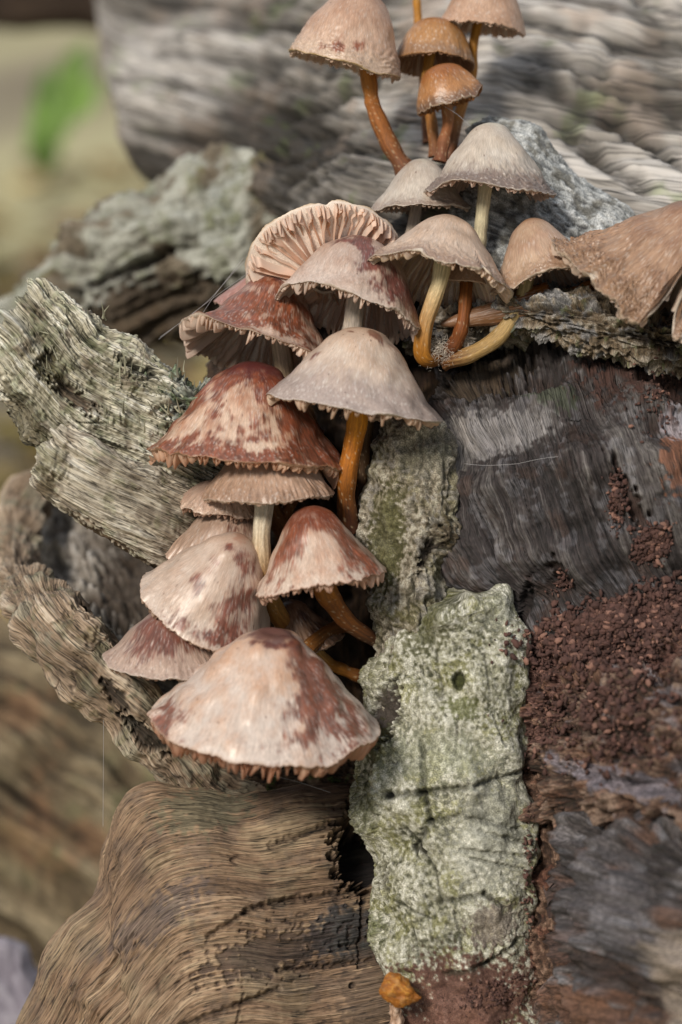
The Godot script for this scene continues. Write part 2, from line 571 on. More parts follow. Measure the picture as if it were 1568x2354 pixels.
func mushroom(label: String, o: Dictionary) -> Node3D:
	var base: Vector3 = at(o.stem[0], o.stem[1], o.stem[2])
	var root := thing("mushroom", label, "mushroom", base, "mushrooms in the cluster on the rotten log")
	var c: Array = o.c
	var ctr := at(c[0], c[1], c[2])
	var R: float = o.R
	var H: float = o.H
	var roll := deg_to_rad(o.get("roll", 0.0))
	var pit := deg_to_rad(o.get("pitch", 0.0))
	var ax := Vector3(sin(roll) * cos(pit), cos(roll) * cos(pit), sin(pit))
	var fr := Vector3(0, 0, 1)
	fr = (fr - ax * fr.dot(ax)).normalized()
	var ri := ax.cross(fr)
	var sd: float = o.get("seed", c[0] * 0.37 + c[1] * 0.11)
	var L := prof_lut(o.get("prof", CONE))
	var waves: Array = o.get("waves", [])          # [phi deg, height, width deg, radial share]
	var notches: Array = o.get("notches", [])      # [phi deg, depth share, width deg]
	var rag: float = o.get("rag", 0.012)
	var wob: float = o.get("wob", 0.03)
	var wr: float = o.get("wrinkle", 0.0)
	var pale: Color = o.get("pale", lin("d9c3b2"))
	var mid: Color = o.get("mid", lin("c9a890"))
	var stain: Color = o.get("stain", lin("8a4f3a"))
	var crown: Color = o.get("crown", mid)
	var crown_t: float = o.get("crown_t", 0.25)
	var rimc: Color = o.get("rimc", pale)
	var rim_t: float = o.get("rim_t", 0.85)
	var rim_a: float = o.get("rim_a", 0.0)
	var marks: Array = o.get("marks", [])          # [phi deg, t, sphi deg, st, amount]
	var level: float = o.get("level", 0.0)
	var blotch: float = o.get("blotch", 0.35)
	var step: float = o.get("step", 3.4)
	var stri: float = o.get("stri", 0.5)
	var specks: float = o.get("specks", 0.5)
	var gillc: Color = o.get("gillc", lin("e2cbb8"))
	# columns round the cap: dense towards the front
	var phis := PackedFloat32Array()
	var nfr := clampi(int(PI * 1.15 * R / step), 60, 300)
	for k in nfr:
		phis.append(lerpf(-PI * 0.58, PI * 0.58, float(k) / nfr))
	for k in 41:
		phis.append(lerpf(PI * 0.58, PI * 1.42, k / 40.0))
	var np := phis.size()
	var slant := sqrt(R * R + H * H)
	var nt := clampi(int(slant * 1.1 / step), 40, 150)
	var nin := 14
	var rows := nt + nin + 1
	var V := PackedVector3Array(); V.resize(rows * np)
	var C := PackedColorArray(); C.resize(rows * np)
	var UV := PackedVector2Array(); UV.resize(rows * np)
	# per column values
	var wav := PackedFloat32Array(); var rad := PackedFloat32Array(); var tmx := PackedFloat32Array()
	for j in np:
		var ph := phis[j]
		var cx := cos(ph); var sx := sin(ph)
		tmx.append(cap_tmax(ph, sd, rag, notches))
		var wv := cap_wave(ph, sd, R, wob, waves)
		wav.append(wv.x); rad.append(wv.y)
	var pale2 := pale.lerp(mid, 0.5)
	for i in rows:
		var inner := i > nt
		for j in np:
			var ph := phis[j]
			var t := 0.0
			if not inner:
				t = float(i) / nt
			else:
				t = lerpf(0.999, 0.12, float(i - nt - 1) / (nin - 1))
			var te := t * tmx[j]
			var q := lut(L, te)
			var r := q.x * R * rad_mix(rad[j], te)
			var y := q.y * H + wav[j] * te * te * te
			var cph := cos(ph); var sph := sin(ph)
			var k := i * np + j
			if inner:
				var th := 2.5 + (1.0 - t) * R * 0.11
				r = maxf(r - 2.0 * t, 0.0)
				y -= th
				V[k] = ctr + ax * y + (fr * cph + ri * sph) * r
				C[k] = gillc
				UV[k] = Vector2(ph * 2.0, t)
				continue
			# relief
			var dirn := (fr * cph + ri * sph)
			var pl := Vector3(cph * r, y, sph * r)
			var big := n1.get_noise_3d(pl.x * 0.012 + sd, pl.y * 0.012, pl.z * 0.012)
			var med := nf.get_noise_3d(pl.x * 0.035, pl.y * 0.02 + sd, pl.z * 0.035)
			var st1 := n1.get_noise_3d(cph * R * 0.12, sph * R * 0.12, t * 2.0 + sd)
			var fibl := n1.get_noise_3d(cph * R * 0.33, sph * R * 0.33, t * 9.0 + sd)
			var h := big * R * 0.028 * smoothstep(0.05, 0.4, t) + st1 * stri * 2.0 * smoothstep(0.4, 1.0, t)
			if wr > 0.0:
				var wz := smoothstep(0.5, 0.8, t)
				var wn := n1.get_noise_3d(cph * R * 0.035, sph * R * 0.035, t * slant * 0.11 + sd)
				h += wn * wr * wz
			h = maxf(h, -2.5) if t > 0.02 else 0.0
			V[k] = ctr + ax * (y + h * 0.6) + dirn * (r + h * 0.8)
			# colour
			var col := pale.lerp(mid, clampf(1.05 - t * 1.05 + big * 0.4 + med * 0.4, 0.0, 1.0))
			if rim_a > 0.0:
				col = col.lerp(rimc, smoothstep(rim_t - 0.14, rim_t + 0.08, t + fibl * 0.06 + med * 0.06) * rim_a)
			var S := level
			for mk in marks:
				var dp: float = wrapf(ph - deg_to_rad(mk[0]), -PI, PI) / deg_to_rad(mk[2])
				var dt: float = (t - mk[1]) / mk[3]
				var e := dp * dp + dt * dt
				if e < 6.0:
					S += mk[4] * exp(-e)
			if S > 0.05:
				var rg := nf.get_noise_3d(pl.x * 0.022 + 31.0, pl.y * 0.011 + sd, pl.z * 0.022)
				var f2 := nf.get_noise_3d(cph * R * 0.16 + sd, sph * R * 0.16, t * 7.0)
				var m := smoothstep(0.22, 0.68, S + rg * 1.25 * blotch + f2 * 0.36)
				col = col.lerp(stain * (0.95 + 0.5 * med + 0.35 * fibl), m * 0.92)
			col = col.lerp(crown, (1.0 - smoothstep(crown_t * 0.55, crown_t * 1.25, t + med * 0.12 + fibl * 0.03)) * o.get("crown_a", 0.85))
			col = col * (1.0 + 0.14 * fibl * smoothstep(0.15, 0.5, t))
			var fib2 := n1.get_noise_3d(cph * R * 0.24, sph * R * 0.24, t * slant * 0.06 + sd + 40.0)
			if fib2 > 0.45:
				col = col.lerp(Color(0.86, 0.80, 0.75), (fib2 - 0.45) * 0.9 * smoothstep(0.2, 0.5, t) * o.get("bloom", 0.8))
			if specks > 0.0:
				var cd := nc.get_noise_3d(pl.x * 0.05 + sd, pl.y * 0.05, pl.z * 0.05)
				if cd < -0.93 + 0.03 * specks and med > 0.0:
					col = col.lerp(stain * 0.35, 0.8)
			col = col * (1.0 + 0.09 * st1 * stri * smoothstep(0.25, 0.9, t))
			if tmx[j] < 0.94 and t > 0.9:
				col = col.lerp(Color(0.80, 0.71, 0.61), smoothstep(0.9, 0.97, t) * 0.85)
			if t > 0.965:
				col = col.lerp(o.get("edge", pale2), (t - 0.965) / 0.035 * 0.7)
			C[k] = Color(clampf(col.r, 0.01, 0.95), clampf(col.g, 0.008, 0.95), clampf(col.b, 0.006, 0.95))
			UV[k] = Vector2(ph * R / 48.0, t * slant / 400.0)
	var cap := put("cap", grid_mesh(V, C, UV, rows, np, true, base), cap_mat, root)
	# gills
	var ng: int = o.get("gills", 60)
	var gd: float = o.get("gd", 0.08) * R
	var g_from: float = o.get("g_from", -180.0)
	var g_to: float = o.get("g_to", 180.0)
	var rng := RandomNumberGenerator.new()
	rng.seed = int(absf(sd) * 1000.0) + 7
	for g in ng:
		var ph0 := TAU * (g + rng.randf_range(-0.32, 0.32)) / ng
		var short := g % 2 == 1
		var dep := gd * rng.randf_range(o.get("gvar", 0.6), 1.15) * (0.8 if short else 1.0) * clampf(0.75 + 0.8 * n1.get_noise_2d(ph0 * 1.6, sd), o.get("gmin", 0.35), 1.15)
		var wdeg := rad_to_deg(wrapf(ph0, -PI, PI))
		if wdeg < g_from or wdeg > g_to:
			continue
		var tend := 0.5 if short else 0.16
		var ns := 8 if short else 12
		var gv := PackedVector3Array(); var gc := PackedColorArray(); var guv := PackedVector2Array()
		var tm := cap_tmax(ph0, sd, rag, notches)
		var bend := rng.randf_range(-0.05, 0.05)
		var lean: float = rng.randf_range(-1.0, 1.0) * o.get("glean", 0.28)
		var gap := TAU * R / ng
		for s in ns + 1:
			var fs := pow(float(s) / ns, 1.6)
			var te := lerpf(0.992, tend, fs) * tm
			var ph := ph0 + bend * sin(fs * 5.0) * 0.5 + n1.get_noise_2d(ph0 * 9.0, fs * 3.0) * 0.03
			var wv := cap_wave(ph, sd, R, wob, waves)
			var q := lut(L, te)
			var dirn := fr * cos(ph) + ri * sin(ph)
			var tang := ri * cos(ph) - fr * sin(ph)
			var r := q.x * R * rad_mix(wv.y, te) - 3.5
			var y := q.y * H + wv.x * te * te * te - 4.0 - (1.0 - te) * R * 0.11
			var e := float(s) / ns
			var sh := smoothstep(-0.03, 0.10, fs) * (1.0 - 0.45 * fs)
			if short:
				sh *= 1.0 - smoothstep(0.5, 1.0, fs)
			var hg := dep * (0.12 + 0.88 * sh)
			var top := ctr + ax * (y + 2.0) + dirn * r
			var bot := ctr + ax * (y - hg) + dirn * (r - hg * 0.10) + tang * lean * hg
			var wdt: float = gap * o.get("gw", 0.24) * clampf(q.x, 0.25, 1.0) + 0.5
			var mn := 0.55
			gv.append(top - tang * wdt); gv.append(top.lerp(bot, 0.55) - tang * wdt * 0.72)
			gv.append(bot - tang * wdt * 0.34); gv.append(bot + tang * wdt * 0.34)
			gv.append(top.lerp(bot, 0.55) + tang * wdt * 0.72); gv.append(top + tang * wdt)
			var tone := 0.9 + 0.2 * n1.get_noise_2d(g * 3.1, fs * 4.0)
			var cc := gillc * tone
			var ed := cc.lerp(o.get("gedge", gillc), 0.6)
			for z in 6:
				gc.append(ed if z == 2 or z == 3 else cc)
				guv.append(Vector2.ZERO)
		put("gill", grid_mesh(gv, gc, guv, ns + 1, 6, false, base), gill_mat, cap)
	# stem
	stem(root, base, o, ctr + ax * (H * 0.72), sd)
	return root

func cap_tmax(ph: float, sd: float, rag: float, notches: Array) -> float:
	var c := cos(ph); var s := sin(ph)
	var tm := 1.0 + n1.get_noise_3d(c * 14.0, s * 14.0, sd) * rag + n1.get_noise_3d(c * 5.0, s * 5.0, sd + 5.0) * rag * 1.2 - absf(n1.get_noise_3d(c * 34.0, s * 34.0, sd)) * rag * 1.1
	for q in notches:
		var dp: float = wrapf(ph - deg_to_rad(q[0]), -PI, PI) / deg_to_rad(q[2])
		tm -= q[1] * clampf(1.0 - absf(dp), 0.0, 1.0)
	return clampf(tm, 0.3, 1.09)

func cap_wave(ph: float, sd: float, R: float, wob: float, waves: Array) -> Vector2:
	var c := cos(ph); var s := sin(ph)
	var y := n1.get_noise_3d(c * 1.3, s * 1.3, sd + 2.0) * wob * R * 1.2 + n1.get_noise_3d(c * 4.0, s * 4.0, sd + 2.0) * wob * R * 0.35
	var r := n1.get_noise_3d(c * 1.0, s * 1.0, sd + 4.0) * wob
	for q in waves:
		var dp: float = wrapf(ph - deg_to_rad(q[0]), -PI, PI) / deg_to_rad(q[2])
		var e := exp(-dp * dp)
		y += q[1] * e
		r += q[3] * e
	return Vector2(y, r)

func rad_mix(r: float, t: float) -> float:
	return 1.0 + r * t

func stem(root: Node3D, base: Vector3, o: Dictionary, top: Vector3, sd: float) -> void:
	var path := pts(o.stem)
	if o.get("to_cap", true):
		path.append(top)
	var r0: float = o.get("sr0", 20.0)
	var r1: float = o.get("sr1", 18.0)
	var cb: Color = o.get("sbase", lin("6b3a17"))
	var cm: Color = o.get("smid", lin("b5772c"))
	var ct: Color = o.get("stop", lin("d8b878"))
	var hollow: float = o.get("hollow", 0.0)
	var len := 0.0
	for i in path.size() - 1:
		len += (path[i + 1] - path[i]).length()
	var nu := clampi(int(len / 5.0), 16, 140)
	var nv := 41
	var V := PackedVector3Array(); var C := PackedColorArray(); var UV := PackedVector2Array()
	var none := PackedFloat32Array()
	var ref := Vector3(0, 0, 1)
	for i in nu:
		var f := float(i) / (nu - 1)
		var p := rail_at(path, none, f)
		var tan := (rail_at(path, none, minf(f + 0.02, 1.0)) - rail_at(path, none, maxf(f - 0.02, 0.0))).normalized()
		var side := tan.cross(ref).normalized()
		var fwd := side.cross(tan).normalized()
		var rr := lerpf(r0, r1, f) * (1.0 + 0.10 * n1.get_noise_2d(f * 4.0, sd)) * (1.0 + 0.35 * exp(-f * 14.0))
		for j in nv:
			var a := TAU * j / (nv - 1)
			var cx := cos(a); var sx := sin(a)
			var str_ := n1.get_noise_3d(cx * 5.0, sx * 5.0, f * len * 0.004 + sd)
			var str2 := n1.get_noise_3d(cx * 11.0, sx * 11.0, f * len * 0.012 + sd)
			var rad := rr * (1.0 + 0.05 * str_ + 0.025 * str2)
			if hollow > 0.0:
				var dz := wrapf(a - PI * 0.5 + 0.3, -PI, PI)
				rad *= 1.0 - hollow * exp(-dz * dz * 5.0) * smoothstep(0.15, 0.5, f)
			V.append(p + side * cx * rad + fwd * sx * rad)
			var col := cb.lerp(cm, smoothstep(0.02, o.get("sm_at", 0.5), f + str_ * 0.05)).lerp(ct, smoothstep(o.get("sm_at", 0.5), 0.98, f + str_ * 0.06))
			col = col * (1.0 + 0.22 * str2 + 0.18 * str_)
			var fleck := nf.get_noise_3d(cx * rr * 0.3, sx * rr * 0.3, f * len * 0.22 + sd)
			if fleck > 0.46 and f < 0.75:
				col = col.lerp(lin("d9c09a"), 0.5)
			C.append(Color(clampf(col.r, 0.01, 0.9), clampf(col.g, 0.008, 0.9), clampf(col.b, 0.005, 0.9)))
			UV.append(Vector2(float(j) / (nv - 1) * 2.0, f * len / 500.0))
	put("stem", grid_mesh(V, C, UV, nu, nv, true, base), stem_mat, root)

# ------------------------------------------------------------------ ground and far things
func build_ground() -> void:
	var v := PackedVector3Array(); var c := PackedColorArray(); var uv := PackedVector2Array()
	# polar sheet, fine near the log, reaching the horizon
	var rings := 90
	var seg := 121
	for i in rings:
		var r := 0.02 * pow(1.115, i) if i > 0 else 0.0
		for j in seg:
			var a := TAU * j / (seg - 1)
			var p := Vector3(cos(a) * r, 0, sin(a) * r)
			p.y = 0.012 * n1.get_noise_2d(p.x * 5.0, p.z * 5.0) * minf(1.0, r * 3.0) + 0.2 * n1.get_noise_2d(p.x * 0.2 + 7.0, p.z * 0.2) * clampf((r - 3.0) / 6.0, 0.0, 1.0)
			v.append(p)
			var m := nf.get_noise_2d(p.x * 4.0, p.z * 4.0)
			var m2 := nf.get_noise_2d(p.x * 1.3 + 9.0, p.z * 1.3)
			var col := lin("857a64").lerp(lin("aaa27c"), smoothstep(-0.2, 0.3, m2)).lerp(lin("453826"), smoothstep(0.1, 0.5, m) * 0.6)
			c.append(col)
			uv.append(Vector2(p.x, p.z) * 4.0)
	var idx := PackedInt32Array()
	for i in rings - 1:
		for j in seg - 1:
			var a := i * seg + j
			var b := a + seg
			idx.append_array([a, b, b + 1, a, b + 1, a + 1])
	var m := raw_mesh(v, c, uv, idx, Vector3.ZERO)
	# raw_mesh scales by U; the ground is already in metres
	var g := MeshInstance3D.new()
	g.name = "ground"
	g.mesh = m
	g.material_override = crumb_mat
	g.scale = Vector3.ONE / U
	g.set_meta("kind", "structure")
	g.set_meta("label", "forest floor of soil and yellow green moss behind the log")
	add_child(g, true)
	# leaf litter
	var rng := RandomNumberGenerator.new(); rng.seed = 77
	var st := SurfaceTool.new()
	st.begin(Mesh.PRIMITIVE_TRIANGLES)
	var rows := [[0.0, 0.0], [0.3, 0.35], [0.6, 0.38], [0.85, 0.2], [1.0, 0.0]]
	for k in 4:
		var a: Array = rows[k]; var b: Array = rows[k + 1]
		for s in [-1.0, 1.0]:
			var p0 := Vector3(0, -0.1 * a[0] * a[0] + 0.0, a[0]); var p1 := Vector3(s * a[1], 0.12 * a[1] + 0.05 * a[0], a[0])
			var q0 := Vector3(0, -0.1 * b[0] * b[0], b[0]); var q1 := Vector3(s * b[1], 0.12 * b[1] + 0.05 * b[0], b[0])
			for tri in [[p0, p1, q1], [p0, q1, q0]]:
				for p in tri:
					st.add_vertex(p)
	st.generate_normals()
	var lm := st.commit()
	var mm := MultiMesh.new()
	mm.transform_format = MultiMesh.TRANSFORM_3D
	mm.use_colors = true
	mm.instance_count = 5200
	mm.mesh = lm
	var tones := [lin("8a6a45"), lin("6b4c30"), lin("a39163"), lin("7d7442"), lin("57422e"), lin("9c8a4a")]
	for k in 5200:
		var r := 0.1 + 2.4 * pow(rng.randf(), 0.7)
		var a := rng.randf_range(PI * 0.86, PI * 2.0)
		var p := Vector3(cos(a) * r, 0.012 + rng.randf() * 0.012, sin(a) * r)
		var s := rng.randf_range(0.025, 0.06)
		var b := Basis.from_euler(Vector3(rng.randf_range(-0.5, 0.5), rng.randf() * TAU, rng.randf_range(-0.5, 0.5))).scaled(Vector3(s, s, s))
		mm.set_instance_transform(k, Transform3D(b, p))
		mm.set_instance_color(k, tones[rng.randi() % 6] * rng.randf_range(0.7, 1.2))
	var ml := MultiMeshInstance3D.new()
	ml.name = "leaf_litter"
	ml.multimesh = mm
	lm.surface_set_material(0, leaf_mat)
	ml.material_override = leaf_mat
	ml.set_meta("kind", "stuff")
	ml.set_meta("label", "fallen brown and yellow leaves covering the forest floor")
	ml.set_meta("category", "leaf litter")
	add_child(ml, true)

func build_wood() -> void:
	var moss := lin("5e6a2e")
	# ---------------- the rotten log: rear bark top, dark heartwood, bark sheet, ledge, hollow
	var base := at(1150, 2600, -200)
	var log_ := thing("rotten_log", "big rotten log with grey bark, dark bare heartwood and a lichen covered bark sheet", "log", base)
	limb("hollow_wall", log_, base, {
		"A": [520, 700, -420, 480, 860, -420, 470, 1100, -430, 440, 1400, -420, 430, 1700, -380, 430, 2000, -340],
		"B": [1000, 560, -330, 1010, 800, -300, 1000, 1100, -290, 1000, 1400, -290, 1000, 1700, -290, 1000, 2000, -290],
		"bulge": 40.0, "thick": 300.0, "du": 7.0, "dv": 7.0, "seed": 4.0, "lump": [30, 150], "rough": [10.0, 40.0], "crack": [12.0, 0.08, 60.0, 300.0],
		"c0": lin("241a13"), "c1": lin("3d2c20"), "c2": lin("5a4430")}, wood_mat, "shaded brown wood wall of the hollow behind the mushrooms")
	limb("rear_bark", log_, base, {
		"A": [180, -330, -3800, 500, -300, -3400, 800, -320, -2700, 1100, -320, -2000, 1500, -300, -1600, 2000, -260, -1400],
		"B": [260, 360, -2300, 420, 420, -1700, 640, 500, -900, 850, 590, -350, 1100, 640, -190, 1800, 800, -150],
		"bulge": 120.0, "thick": 500.0, "du": 12.0, "dv": 11.0, "plate": [10, 360, 2200, 3], "ends": 300.0, "uvs": 6.0, "seed": 8.0, "lump": [40, 1100], "ridge": [13, 300, 2600], "fib": [3, 70, 1200], "fine": [5.5, 48.0, 440.0],
		"crack": [40, 0.07, 330, 2200], "rough": [2, 120], "warp": [60, 900, 2500],
		"feats": [RG(266, 224, 420, 240, 23.65, 77), RG(420, 240, 640, 255, 29.15, 48), RG(640, 255, 850, 235, 25.85, 78), RG(333, 330, 640, 365, 19.25, 80), RG(380, 165, 640, 170, 29.7, 44), RG(1265, 71, 1492, 110, 39, 40), RG(1388, 162, 1563, 155, 35, 56), RG(1168, 240, 1394, 305, 37, 54), RG(1394, 305, 1524, 382, 26, 85), RG(1265, 311, 1368, 402, 35, 74), RG(617, 168, 830, 188, 29.15, 70), RG(675, 246, 830, 240, 26.4, 80), RG(630, 389, 863, 363, 13.2, 54), RG(682, 434, 843, 402, 22, 49), RG(640, 410, 760, 385, 19.8, 64), RG(1100, 120, 1300, 150, 43, 40), RG(1150, 190, 1360, 215, 41, 89), RG(1300, 240, 1568, 290, 22, 50), RG(1200, 20, 1450, 40, 44, 77), RG(1420, 330, 1568, 420, 21, 59), RG(440, 110, 640, 95, 33, 41), RG(640, 300, 900, 320, 15.4, 70), RG(560, 205, 700, 215, 30.25, 86), RG(1440, 60, 1568, 75, 32, 85), RG(1330, 360, 1460, 450, 33, 65)], "c0": lin("3c362f"), "c1": lin("8f8982"), "c2": lin("c4beb8"), "c3": lin("8f7f72"), "p3": [0.6, 380, -0.12], "c4": lin("5f6e3a"), "p4": [0.5, 260, -0.34], "tone": [0.3, 0.1, 1.0]}, wood_mat)
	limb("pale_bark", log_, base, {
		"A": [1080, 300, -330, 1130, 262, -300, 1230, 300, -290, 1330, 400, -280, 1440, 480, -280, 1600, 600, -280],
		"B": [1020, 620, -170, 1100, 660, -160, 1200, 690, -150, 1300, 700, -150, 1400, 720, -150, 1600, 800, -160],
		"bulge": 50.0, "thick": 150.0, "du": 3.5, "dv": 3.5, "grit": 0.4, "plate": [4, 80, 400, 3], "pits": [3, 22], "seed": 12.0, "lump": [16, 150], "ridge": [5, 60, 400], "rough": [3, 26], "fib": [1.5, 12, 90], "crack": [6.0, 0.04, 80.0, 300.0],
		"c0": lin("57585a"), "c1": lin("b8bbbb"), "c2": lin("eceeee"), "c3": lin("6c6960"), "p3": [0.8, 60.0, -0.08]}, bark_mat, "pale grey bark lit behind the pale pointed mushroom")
	# dark heartwood
	limb("heartwood", log_, base, {
		"A": [1000, 640, -260, 985, 800, -240, 985, 900, -200, 1000, 1000, -160, 1000, 1100, -140, 985, 1250, -120, 1020, 1360, -110, 1150, 1480, -90, 1290, 1600, -80, 1300, 1800, -100, 1300, 2100, -120],
		"B": [1590, 640, -200, 1600, 800, -140, 1640, 900, -90, 1700, 1000, -40, 1790, 1100, 0, 1930, 1250, 40, 2060, 1360, 60, 2250, 1480, 80, 2400, 1600, 80, 2400, 1800, 60, 2400, 2100, 40],
		"bulge": 200.0, "thick": 300.0, "du": 2.3, "dv": 2.2, "plate": [4, 90, 520, 3], "along": [0.05, 0.2, 0.5, 0.85, 1, 1, 0.95, 0.8, 0.6, 0.4, 0.3], "grit": 0.15, "seed": 16.0, "lump": [60, 200], "ridge": [5, 50, 600], "fib": [1.4, 13, 300], "fine": [1.2, 12, 460],
		"crack": [12, 0.045, 50, 600], "rough": [1.6, 26], "warp": [16, 170, 520],
		"c0": lin("221e1e"), "c1": lin("3f3838"), "c2": lin("7a7573"), "c3": lin("463630"), "p3": [0.7, 130, -0.18], "c4": lin("77767c"), "p4": [0.35, 90, -0.14], "tone": [0.18, 0.16, 0.35],
		"feats": [F("tint", 1130, 990, 150, 46, -12, 2.0, lin("a39fa0"), 0.4, 0.75), F("tint", 1050, 1040, 32, 90, 15, 2.0, lin("9c9590"), 0.4, 0.7),
			F("pit", 1120, 830, 150, 60, -25, -30.0, lin("4c3d2c"), 0.6, 0.8), F("tint", 1380, 800, 230, 55, 3, 0.0, lin("2c2320"), 0.6, 0.6), F("tint", 1260, 905, 70, 25, 10, 0.0, lin("4f5a44"), 0.8, 0.5), F("pit", 1280, 1320, 45, 22, 60, -18.0, lin("2e201b"), 0.5, 0.9),
			F("pit", 1440, 1150, 80, 18, 65, -22.0, lin("3a2822"), 0.6, 0.9), F("pit", 1200, 1410, 14, 70, 8, -20.0, lin("231917"), 0.5, 0.9),
			F("tint", 1550, 1060, 40, 80, 0, 4.0, lin("8f5f46"), 0.8, 0.7), F("tint", 1545, 980, 30, 40, 0, 4.0, lin("a9a6b0"), 0.8, 0.7),
			F("tint", 1500, 850, 120, 90, 0, 10.0, lin("54372e"), 0.9, 0.75), F("pit", 1330, 1000, 40, 18, 30, -8.0, lin("3a2c28"), 0.8, 0.8)]}, wood_mat, "dark purple grey heartwood with curved grain")
	# the ledge of bark over the heartwood
	limb("bark_ledge", log_, base, {
		"A": [930, 735, -180, 1040, 712, -150, 1130, 722, -110, 1200, 692, -60, 1290, 668, -30, 1390, 680, -20, 1480, 720, -10, 1600, 770, -10, 1800, 800, -20],
		"B": [930, 800, -160, 1040, 800, -140, 1130, 772, -90, 1200, 760, -50, 1290, 790, -20, 1390, 822, 0, 1480, 832, 10, 1600, 850, 10, 1800, 900, 10],
		"bulge": 62.0, "thick": 90.0, "du": 2.8, "dv": 2.6, "plate": [10, 40, 200, 3], "grit": 0.35, "seed": 21.0, "lump": [20.0, 70.0], "ridge": [9.0, 26.0, 200.0], "rough": [7.0, 18.0], "fib": [3.5, 9.0, 70.0], "crack": [9.0, 0.06, 40.0, 200.0],
		"c0": lin("33291f"), "c1": lin("85735c"), "c2": lin("c4bbae"), "c3": lin("8f8f92"), "p3": [0.8, 60.0, -0.1], "c4": lin("5d6a3a"), "p4": [0.6, 40.0, -0.3],
		"feats": [F("tint", 1250, 690, 70, 16, 0, 3.0, lin("a8a9ad"), 0.8, 0.8, -20.0), F("pit", 1500, 790, 60, 14, 20, -12.0, lin("332218"), 0.6, 0.8, 0.0)]}, bark_mat)
	# olive upper bark strip and the lichen covered sheet below it
	limb("bark_strip", log_, base, {
		"A": [905, 985, -90, 868, 1030, -70, 846, 1090, -60, 836, 1170, -60, 842, 1270, -55, 866, 1380, -50, 880, 1480, -45, 860, 1580, -30, 850, 1700, -40],
		"B": [1015, 975, -40, 1045, 1040, 5, 1050, 1110, 10, 1046, 1190, 15, 1020, 1270, 20, 1000, 1360, 25, 1010, 1480, 20, 1020, 1580, 10, 1020, 1700, 0],
		"bulge": 78.0, "thick": 150.0, "du": 2.3, "dv": 2.2, "grit": 0.7, "fine": [0.5, 14, 20], "tone": [0.3, 0.15, 0.3], "plate": [0, 60, 60, 3], "pits": [3.0, 20], "seed": 27.0, "lump": [16, 70], "ridge": [7.0, 30.0, 160.0], "rough": [2, 16], "fib": [0.8, 16, 30], "crack": [4, 0.03, 60, 120], "sq": 2.5,
		"c0": lin("4d4733"), "c1": lin("a09582"), "c2": lin("cdc6b4"), "c3": lin("6f6a38"), "p3": [0.4, 120, -0.06], "c4": lin("8f8a84"), "p4": [0.7, 60.0, -0.1],
		"feats": [F("tint", 980, 1040, 60, 60, 0, 0.0, lin("8d8878"), 0.6, 0.7), F("bump", 1010, 1225, 42, 50, 20, 26.0, lin("53432c"), 0.6, 0.8), F("pit", 985, 1270, 16, 40, 20, -14.0, lin("2d2218"), 0.5, 0.9),
			F("bump", 930, 1420, 45, 40, 0, 14.0, lin("6b6632"), 0.6, 0.6), F("bump", 890, 1400, 22, 22, 0, 12.0, lin("77702f"), 0.6, 0.6), F("bump", 940, 1360, 22, 18, 0, 10.0, null, 0.6, 0.6),
			F("tint", 890, 1240, 40, 130, 5, 0.0, lin("5c5a2c"), 0.6, 0.75)]}, bark_mat, "olive green mossy bark strip beside the orange stem")
